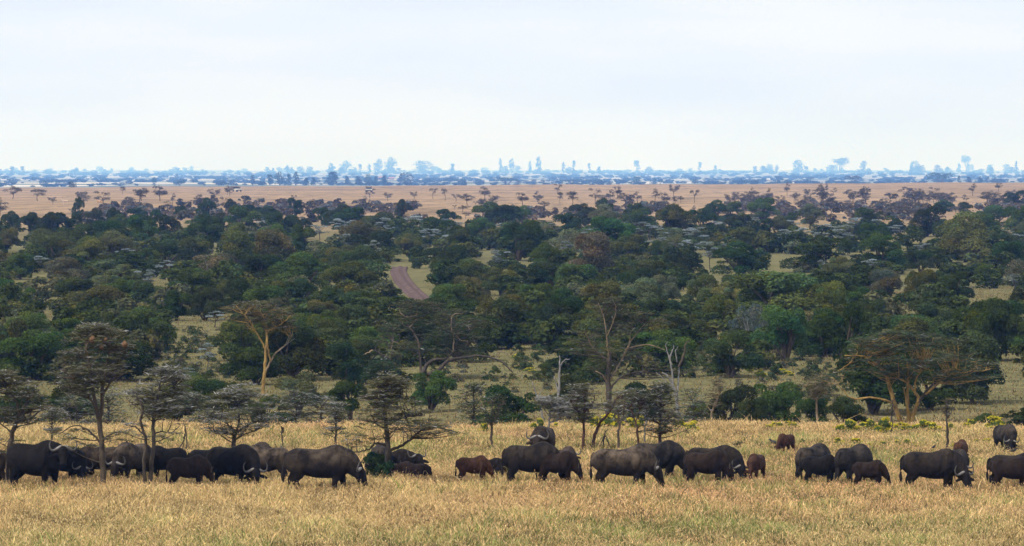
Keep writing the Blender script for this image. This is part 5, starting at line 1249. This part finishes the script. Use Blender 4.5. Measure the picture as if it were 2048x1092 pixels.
fars = [(143, 374, 361, 26, 'round', 3050), (505, 374, 347, 16, 'tall'), (308, 374, 351, 14, 'tall'), (540, 373, 345, 20, 'cone'), (560, 373, 342, 24, 'round'), (577, 373, 345, 16, 'cone'), (592, 372, 340, 20, 'tall'), (612, 372, 354, 16, 'cone'), (627, 372, 352, 14, 'cone'), (665, 374, 338, 34, 'cone'), (694, 373, 348, 13, 'cone'), (716, 373, 349, 18, 'cone'), (738, 373, 346, 18, 'round'), (752, 373, 350, 12, 'cone'), (769, 373, 348, 16, 'cone'), (812, 374, 343, 32, 'round'), (930, 373, 357, 10, 'round'), (1013, 374, 355, 44, 'umb'), (1143, 374, 359, 46, 'umb'), (1275, 373, 352, 20, 'round'), (1310, 373, 356, 10, 'cone'),
        (1309, 353, 346, 6, 'round'), (690, 347, 317, 28, 'round'), (662, 347, 319, 16, 'tall'), (720, 347, 323, 10, 'tall'), (738, 347, 320, 9, 'tall'), (757, 347, 313, 26, 'round'), (780, 347, 309, 30, 'round'), (845, 347, 317, 46, 'round'), (905, 347, 322, 14, 'tall'), (1001, 347, 309, 9, 'tall'), (1023, 347, 307, 17, 'tall'), (1077, 347, 302, 12, 'tall'), (1060, 347, 316, 8, 'tall'), (1127, 347, 315, 8, 'tall'), (1148, 347, 314, 8, 'tall'), (1273, 347, 314, 20, 'tall'), (1178, 347, 321, 8, 'tall'), (1595, 347, 314, 30, 'round'), (1680, 347, 312, 34, 'umb'), (1727, 347, 316, 18, 'round'), (1830, 347, 317, 20, 'round'), (1933, 345, 307, 20, 'umb'), (2033, 347, 316, 9, 'cone'),
        (1542, 345, 330, 12, 'round'), (1525, 346, 328, 14, 'round'), (1708, 373, 351, 36, 'umb'), (1880, 373, 346, 52, 'umb'), (1918, 372, 349, 11, 'cone'), (1938, 372, 350, 14, 'cone'), (1960, 372, 351, 14, 'cone'), (1990, 372, 355, 16, 'round'), (25, 350, 326, 18, 'tall'), (45, 350, 328, 14, 'tall'), (12, 374, 366, 20, 'round'), (85, 374, 366, 14, 'round'), (405, 347, 336, 9, 'tall'), (460, 347, 337, 10, 'tall'), (535, 346, 330, 12, 'tall'), (575, 347, 327, 16, 'tall'), (600, 347, 330, 20, 'round'), (620, 347, 330, 18, 'round'), (1400, 347, 318, 9, 'tall'), (1895, 347, 330, 10, 'tall'), (240, 374, 367, 22, 'round'), (700, 373, 362, 14, 'round'), (1105, 373, 362, 10, 'round')]
g = np.random.default_rng(55)
for k in range(110):      # the hazy far tree line
    px = g.uniform(-20, 2068); b = g.uniform(344, 349); h_ = g.uniform(8, 20) * (1.1 if px > 1380 else .85 if px < 520 else 1)
    fars.append((px, b, b - h_, g.uniform(9, 22), g.choice(['round', 'round', 'tall', 'cone'])))
for k in range(60):      # scrubby trees on the pale flat
    px = g.uniform(-20, 2068); b = g.uniform(354, 373)
    fars.append((px, b, b - g.uniform(5, 12), g.uniform(9, 22), g.choice(['round', 'round', 'cone', 'umb'])))
for k in range(18):
    px = g.uniform(1505, 1765); fars.append((px, 372, 372 - g.uniform(7, 14), g.uniform(10, 18), 'round'))
FCOL = [(130, 'at left edge'), (420, 'far left'), (640, 'left of the red-roofed house'), (800, 'by the red-roofed house'), (960, 'right of the red-roofed house'), (1130, 'near the horizon middle'), (1390, 'right of the middle'), (1620, 'left of the broad hazy flat'), (1860, 'above the hazy flat'), (9999, 'by the white building')]
items = []
for k, t in enumerate(fars):
    px, b, tp, wp, kd = t[:5]
    d = t[5] if len(t) > 5 else (gd(px, b, 5150, 27500) if b < 372.5 else 5350 + (k % 7) * 60)
    p = at_ground(px, d); a, b_, W0, H0 = KINDV[kd]; cm, tm = TV_[rnd.randrange(a, b_)]
    tp = tp if b > 350 else b - (b - tp) * .90
    z1 = max(px_z(tp, d) - p.z, 3.0); sw = wp * (1.45 if wp < 13 and kd == 'tall' else 1.1) / F * d / W0
    r = empty('distant_tree', p, rnd.uniform(0, 6.28)); r.scale = (sw, sw, z1 / H0); tag(r, cat='tree')
    link('crown', cm, r, color=(*[v * rnd.uniform(.8, 1.2) for v in (.05, .068, .04)], 1)); link('trunk', tm, r)
    where = ('on the skyline' if b < 350 else 'on the pale flat' if b < 371 else 'past the plain edge')
    items.append((r, px, f'{KW[kd]} hazy tree', f'{next(w for a2, w in FCOL if px < a2)}, {where}'))
label_all(items, 'far trees fading into blue haze')
# low scrub over the far flats: nobody could count it
v, q, c, L = bushy_crown(860, 9, 4.0, 18, 170, 1.1, .1, .8)
vs, qs, cs, o_ = [], [], [], 0
g = np.random.default_rng(66)
for k in range(3200):
    d = 5200 * (25000 / 5200) ** g.uniform(); px = g.uniform(-260, 2310)
    if soft_noise(np.array([px * .02]), np.array([d * .004]), 8, 1.0)[0] < -.05 and g.uniform() < .8: continue
    p = at_ground(px, d); s_ = g.uniform(.5, 1.5) * (.62 + (d - 5200) / 12000)
    a = g.uniform(0, 6.28); R_ = np.array([[math.cos(a), -math.sin(a), 0], [math.sin(a), math.cos(a), 0], [0, 0, 1]])
    vs.append((v * np.array([s_ * 1.5, s_ * 1.5, s_])) @ R_.T + np.array(p)); qs.append(q + o_); o_ += len(v); cs.append(c)
tag(link('distant_scrub', mesh_np('distant_scrub', np.vstack(vs), np.vstack(qs), col=np.vstack(cs), mats=[M['leaf']]), color=(.04, .05, .035, 1)), kind='stuff')

# houses far out
def boxv(x0, x1, y0, y1, z0, z1):
    v = [(x, y, z) for z in (z0, z1) for y in (y0, y1) for x in (x0, x1)]
    return v, [(0, 2, 3, 1), (4, 5, 7, 6), (0, 1, 5, 4), (2, 6, 7, 3), (0, 4, 6, 2), (1, 3, 7, 5)]


def solid(name, boxes, mat, parent, extra=None, bevel=0.0):
    V, Fc = [], []
    for b in boxes:
        v, f = boxv(*b); o = len(V); V += v; Fc += [tuple(k + o for k in q) for q in f]
    if extra:
        v, f = extra; o = len(V); V += v; Fc += [tuple(k + o for k in q) for q in f]
    me = bpy.data.meshes.new(name); me.from_pydata(V, [], Fc); me.update()
    o = link(name, me, parent, mat)
    if bevel:
        b = o.modifiers.new('b', 'BEVEL'); b.width = bevel; b.segments = 2; b.limit_method = 'ANGLE'
    return o


def gable(L, W2, z0, h):
    v = [(-L, -W2, z0), (L, -W2, z0), (L, W2, z0), (-L, W2, z0), (-L, 0, z0 + h), (L, 0, z0 + h)]
    return v, [(0, 1, 5, 4), (2, 3, 4, 5), (0, 4, 3), (1, 2, 5), (0, 3, 2, 1)]


M['white_wall'] = plain_mat('white_wall', (.75, .73, .70)); M['pink_wall'] = plain_mat('pink_wall', (.55, .42, .36)); M['red_roof'] = plain_mat('red_roof', (.33, .14, .10)); M['grey_roof'] = plain_mat('pale_roof', (.6, .6, .6)); M['pane'] = plain_mat('dark_pane', (.03, .035, .04), .2, .5)
def house(px, b, wp, hp, lab, wall, roof, name):
    d = gd(px, b, 5200, 27000); p = at_ground(px, d); L = wp / F * d / 2; H_ = max(hp / F * d, 3.2)
    r = tag(empty(name, p, .12), lab, 'building', None)
    solid('wall', [(-L, L, -4, 4, -.5, H_ * .62)], M[wall], r)
    solid('roof', [], M[roof], r, gable(L + .5, 4.6, H_ * .62, H_ * .38))
    for k in range(4):
        x = -L + (k + .5) * L / 2; solid('window', [(x - .7, x + .7, -4.08, -3.98, H_ * .2, H_ * .46)], M['pane'], r)
house(1937, 344.6, 15, 5, 'long white farm building far off near the right edge of the hazy plain', 'white_wall', 'grey_roof', 'farm_building')
house(764, 361, 14, 8, 'pinkish house with red roof among the blue trees beyond the plain', 'pink_wall', 'red_roof', 'house')
house(783, 360, 10, 6, 'smaller pinkish red-roofed house right of the other one beyond the plain', 'pink_wall', 'red_roof', 'house')
house(1535, 362, 9, 5, 'tiny pale house on the hazy flat left of the long low scrub', 'pink_wall', 'grey_roof', 'house')

# ------------------------------------------------------------------ safari vehicles on the plain
M['paint_tan'] = plain_mat('cream_paint', (.60, .57, .50), .35, .5); M['paint_dark'] = plain_mat('dark_canvas', (.05, .042, .038), .8); M['tyre'] = plain_mat('tyre_rubber', (.02, .02, .02), .85); M['lamp'] = plain_mat('lamp_glass', (.7, .7, .68), .15, .6); M['rim'] = plain_mat('wheel_rim', (.35, .34, .33), .4)
def vehicle(px, b, rz, lab):
    d = gd(px, b, 1200, 2640); r = tag(empty('safari_vehicle', at_ground(px, d), rz), lab, 'vehicle', 'safari vehicles parked on the plain')
    r.scale = (1.12, 1.12, 1.12)
    solid('body', [(-.88, .88, -1.0, 2.3, .55, 1.15), (-.84, .84, -2.05, -1.0, .6, 1.08), (-.88, .88, 2.25, 2.32, .9, 1.12)], M['paint_tan'], r, bevel=.05)
    solid('bumper', [(-.9, .9, -2.22, -2.08, .5, .72)], M['paint_dark'], r)
    solid('windscreen', [(-.78, .78, -.98, -.92, 1.15, 1.62)], M['pane'], r)
    solid('canopy', [(-.95, .95, -1.1, 2.35, 2.0, 2.1)], M['paint_dark'], r, bevel=.03)
    solid('canopy_post', [(sx * .85 - .035, sx * .85 + .035, y - .035, y + .035, 1.15, 2.0) for sx in (-1, 1) for y in (-.9, .6, 2.2)], M['paint_dark'], r)
    for y in (.1, 1.3): solid('seat', [(-.75, .75, y, y + .45, 1.15, 1.32), (-.75, .75, y + .45, y + .57, 1.15, 1.75)], M['paint_dark'], r, bevel=.03)
    for sx in (-1, 1):
        lv, lq, lt = tubes([(np.array([(sx * .62, -2.04, .86), (sx * .62, -2.10, .86)]), .12)], 12); link('headlight', mesh_np('headlight', lv, [lq, lt], mats=[M['lamp']]), r)
        for y in (-1.35, 1.45):
            wv, wq, wt = tubes([(np.array([(sx * .70, y, .38), (sx * .74, y, .38), (sx * .92, y, .38), (sx * .95, y, .38)]), np.array([.30, .38, .38, .30]))], 18)
            wh = link('wheel', mesh_np('wheel', wv, [wq, wt], smooth=True, mats=[M['tyre']]), r)
            rv, rq, rt = tubes([(np.array([(sx * .93, y, .38), (sx * .965, y, .38)]), .2)], 14); link('rim', mesh_np('rim', rv, [rq, rt], mats=[M['rim']]), wh)
vehicle(474, 383.5, .5, 'cream safari vehicle with dark roof parked on the plain beside a dark thorn tree')
vehicle(738, 384.5, .15, 'safari vehicle with dark canopy seen head-on, alone on the open plain')

# ------------------------------------------------------------------ antelope on the plain, birds in the grass
def antelope(px, b, rz, lab, col):
    d = gd(px, b, 700, 2600); V, Fc = [], []
    def add(p, n=10):
        v, f = ell_loft(p, n, 2.1); o = len(V); V.extend(v); Fc.extend([tuple(k + o for k in q) for q in f])
    add([(-.52, 0, .80, .05, .08), (-.45, 0, .80, .13, .17), (-.1, 0, .77, .16, .19), (.3, 0, .80, .15, .2), (.45, 0, .84, .08, .12)])
    add([(.34, 0, .86, .09, .15), (.48, 0, 1.02, .065, .09), (.58, 0, 1.18, .055, .07)])
    add([(.52, 0, 1.20, .05, .06), (.62, 0, 1.19, .055, .065), (.74, 0, 1.12, .035, .04), (.80, 0, 1.09, .025, .03)])
    for s_ in (-1, 1):
        add([(.33, s_ * .09, .85, .06, .10), (.33, s_ * .09, .5, .04, .045), (.34, s_ * .09, .3, .028, .03), (.35, s_ * .09, 0, .028, .035)], 8)
        add([(-.40, s_ * .09, .85, .07, .14), (-.36, s_ * .1, .58, .05, .07), (-.46, s_ * .1, .38, .03, .035), (-.42, s_ * .1, 0, .028, .035)], 8)
        add([(.56, s_ * .05, 1.22, .03, .03), (.52, s_ * .13, 1.31, .02, .03), (.50, s_ * .16, 1.34, .01, .01)], 6)
    me = remeshed('body', V, Fc, .025, 3); me.materials.clear(); me.materials.append(plain_mat('antelope_coat', col, .8, .1))
    r = tag(empty('antelope', at_ground(px, d), rz), lab, 'antelope', 'antelope on the plain'); r.scale = (1.3,) * 3
    link('body', me, r)
    for s_ in (-1, 1):
        q, rr = smooth_path([(.56, s_ * .04, 1.24), (.52, s_ * .08, 1.4), (.46, s_ * .14, 1.5), (.47, s_ * .13, 1.64)], [.018, .005], 4)
        link('horn', tube_mesh('horn', [(q, rr)], M['feather'], 6), r)
antelope(199, 411, 2.9, 'tan antelope standing on the plain between dark thorn trees, below far left haze', (.42, .26, .15))
antelope(400, 409, .4, 'orange-tan antelope alone on open ground left of the left safari vehicle', (.50, .22, .09))
antelope(130, 410, 3.4, 'pale antelope far left on the plain among dark thorn trees', (.55, .42, .32))


def bird(px, py, d, s_, rz, lab, z=None):
    V, Fc = [], []
    def add(p, n=10):
        v, f = ell_loft(p, n, 2.0); o = len(V); V.extend(v); Fc.extend([tuple(k + o for k in q) for q in f])
    add([(-.13, 0, .10, .012, .012), (-.09, 0, .115, .045, .04), (0, 0, .13, .065, .06), (.07, 0, .155, .05, .05), (.11, 0, .19, .032, .034), (.14, 0, .21, .034, .034), (.175, 0, .21, .015, .015)])
    add([(-.08, 0, .115, .04, .02), (-.2, 0, .09, .035, .01), (-.28, 0, .075, .03, .008)], 8)
    for k in (-1, 1): add([(.01, k * .025, .10, .009, .009), (.015, k * .025, .0, .008, .008)], 6)
    me = remeshed('body', V, Fc, .012, 2); me.materials.clear(); me.materials.append(M['feather'])
    p = Vector((px_x(px, d), d, px_z(py, d) if z is None else z))
    r = tag(empty('bird', p, rz), lab, 'bird', 'small dark birds with the herd'); r.scale = (s_,) * 3
    link('body', me, r)
    v, q, t = tubes([(np.array([(.165, 0, .21), (.23, 0, .2)]), np.array([.012, .003]))], 6)
    link('beak', mesh_np('beak', v, [q, t], mats=[M['horn']]), r)
dd = gd(1548, 896, 112, 178)
bird(1548, 893, dd, 1.1, 2.6, 'black bird standing in the grass beside the far red-brown calf')
dd = gd(2039, 966, 112, 176); bird(2027, 907, dd, .7, .2, 'small bird perched on the back of the buffalo cut by the right edge')
dd = gd(1875, 974, 112, 176); bird(1867, 899, dd, .6, 1.0, 'tiny bird perched on back of the buffalo with great pale horns')
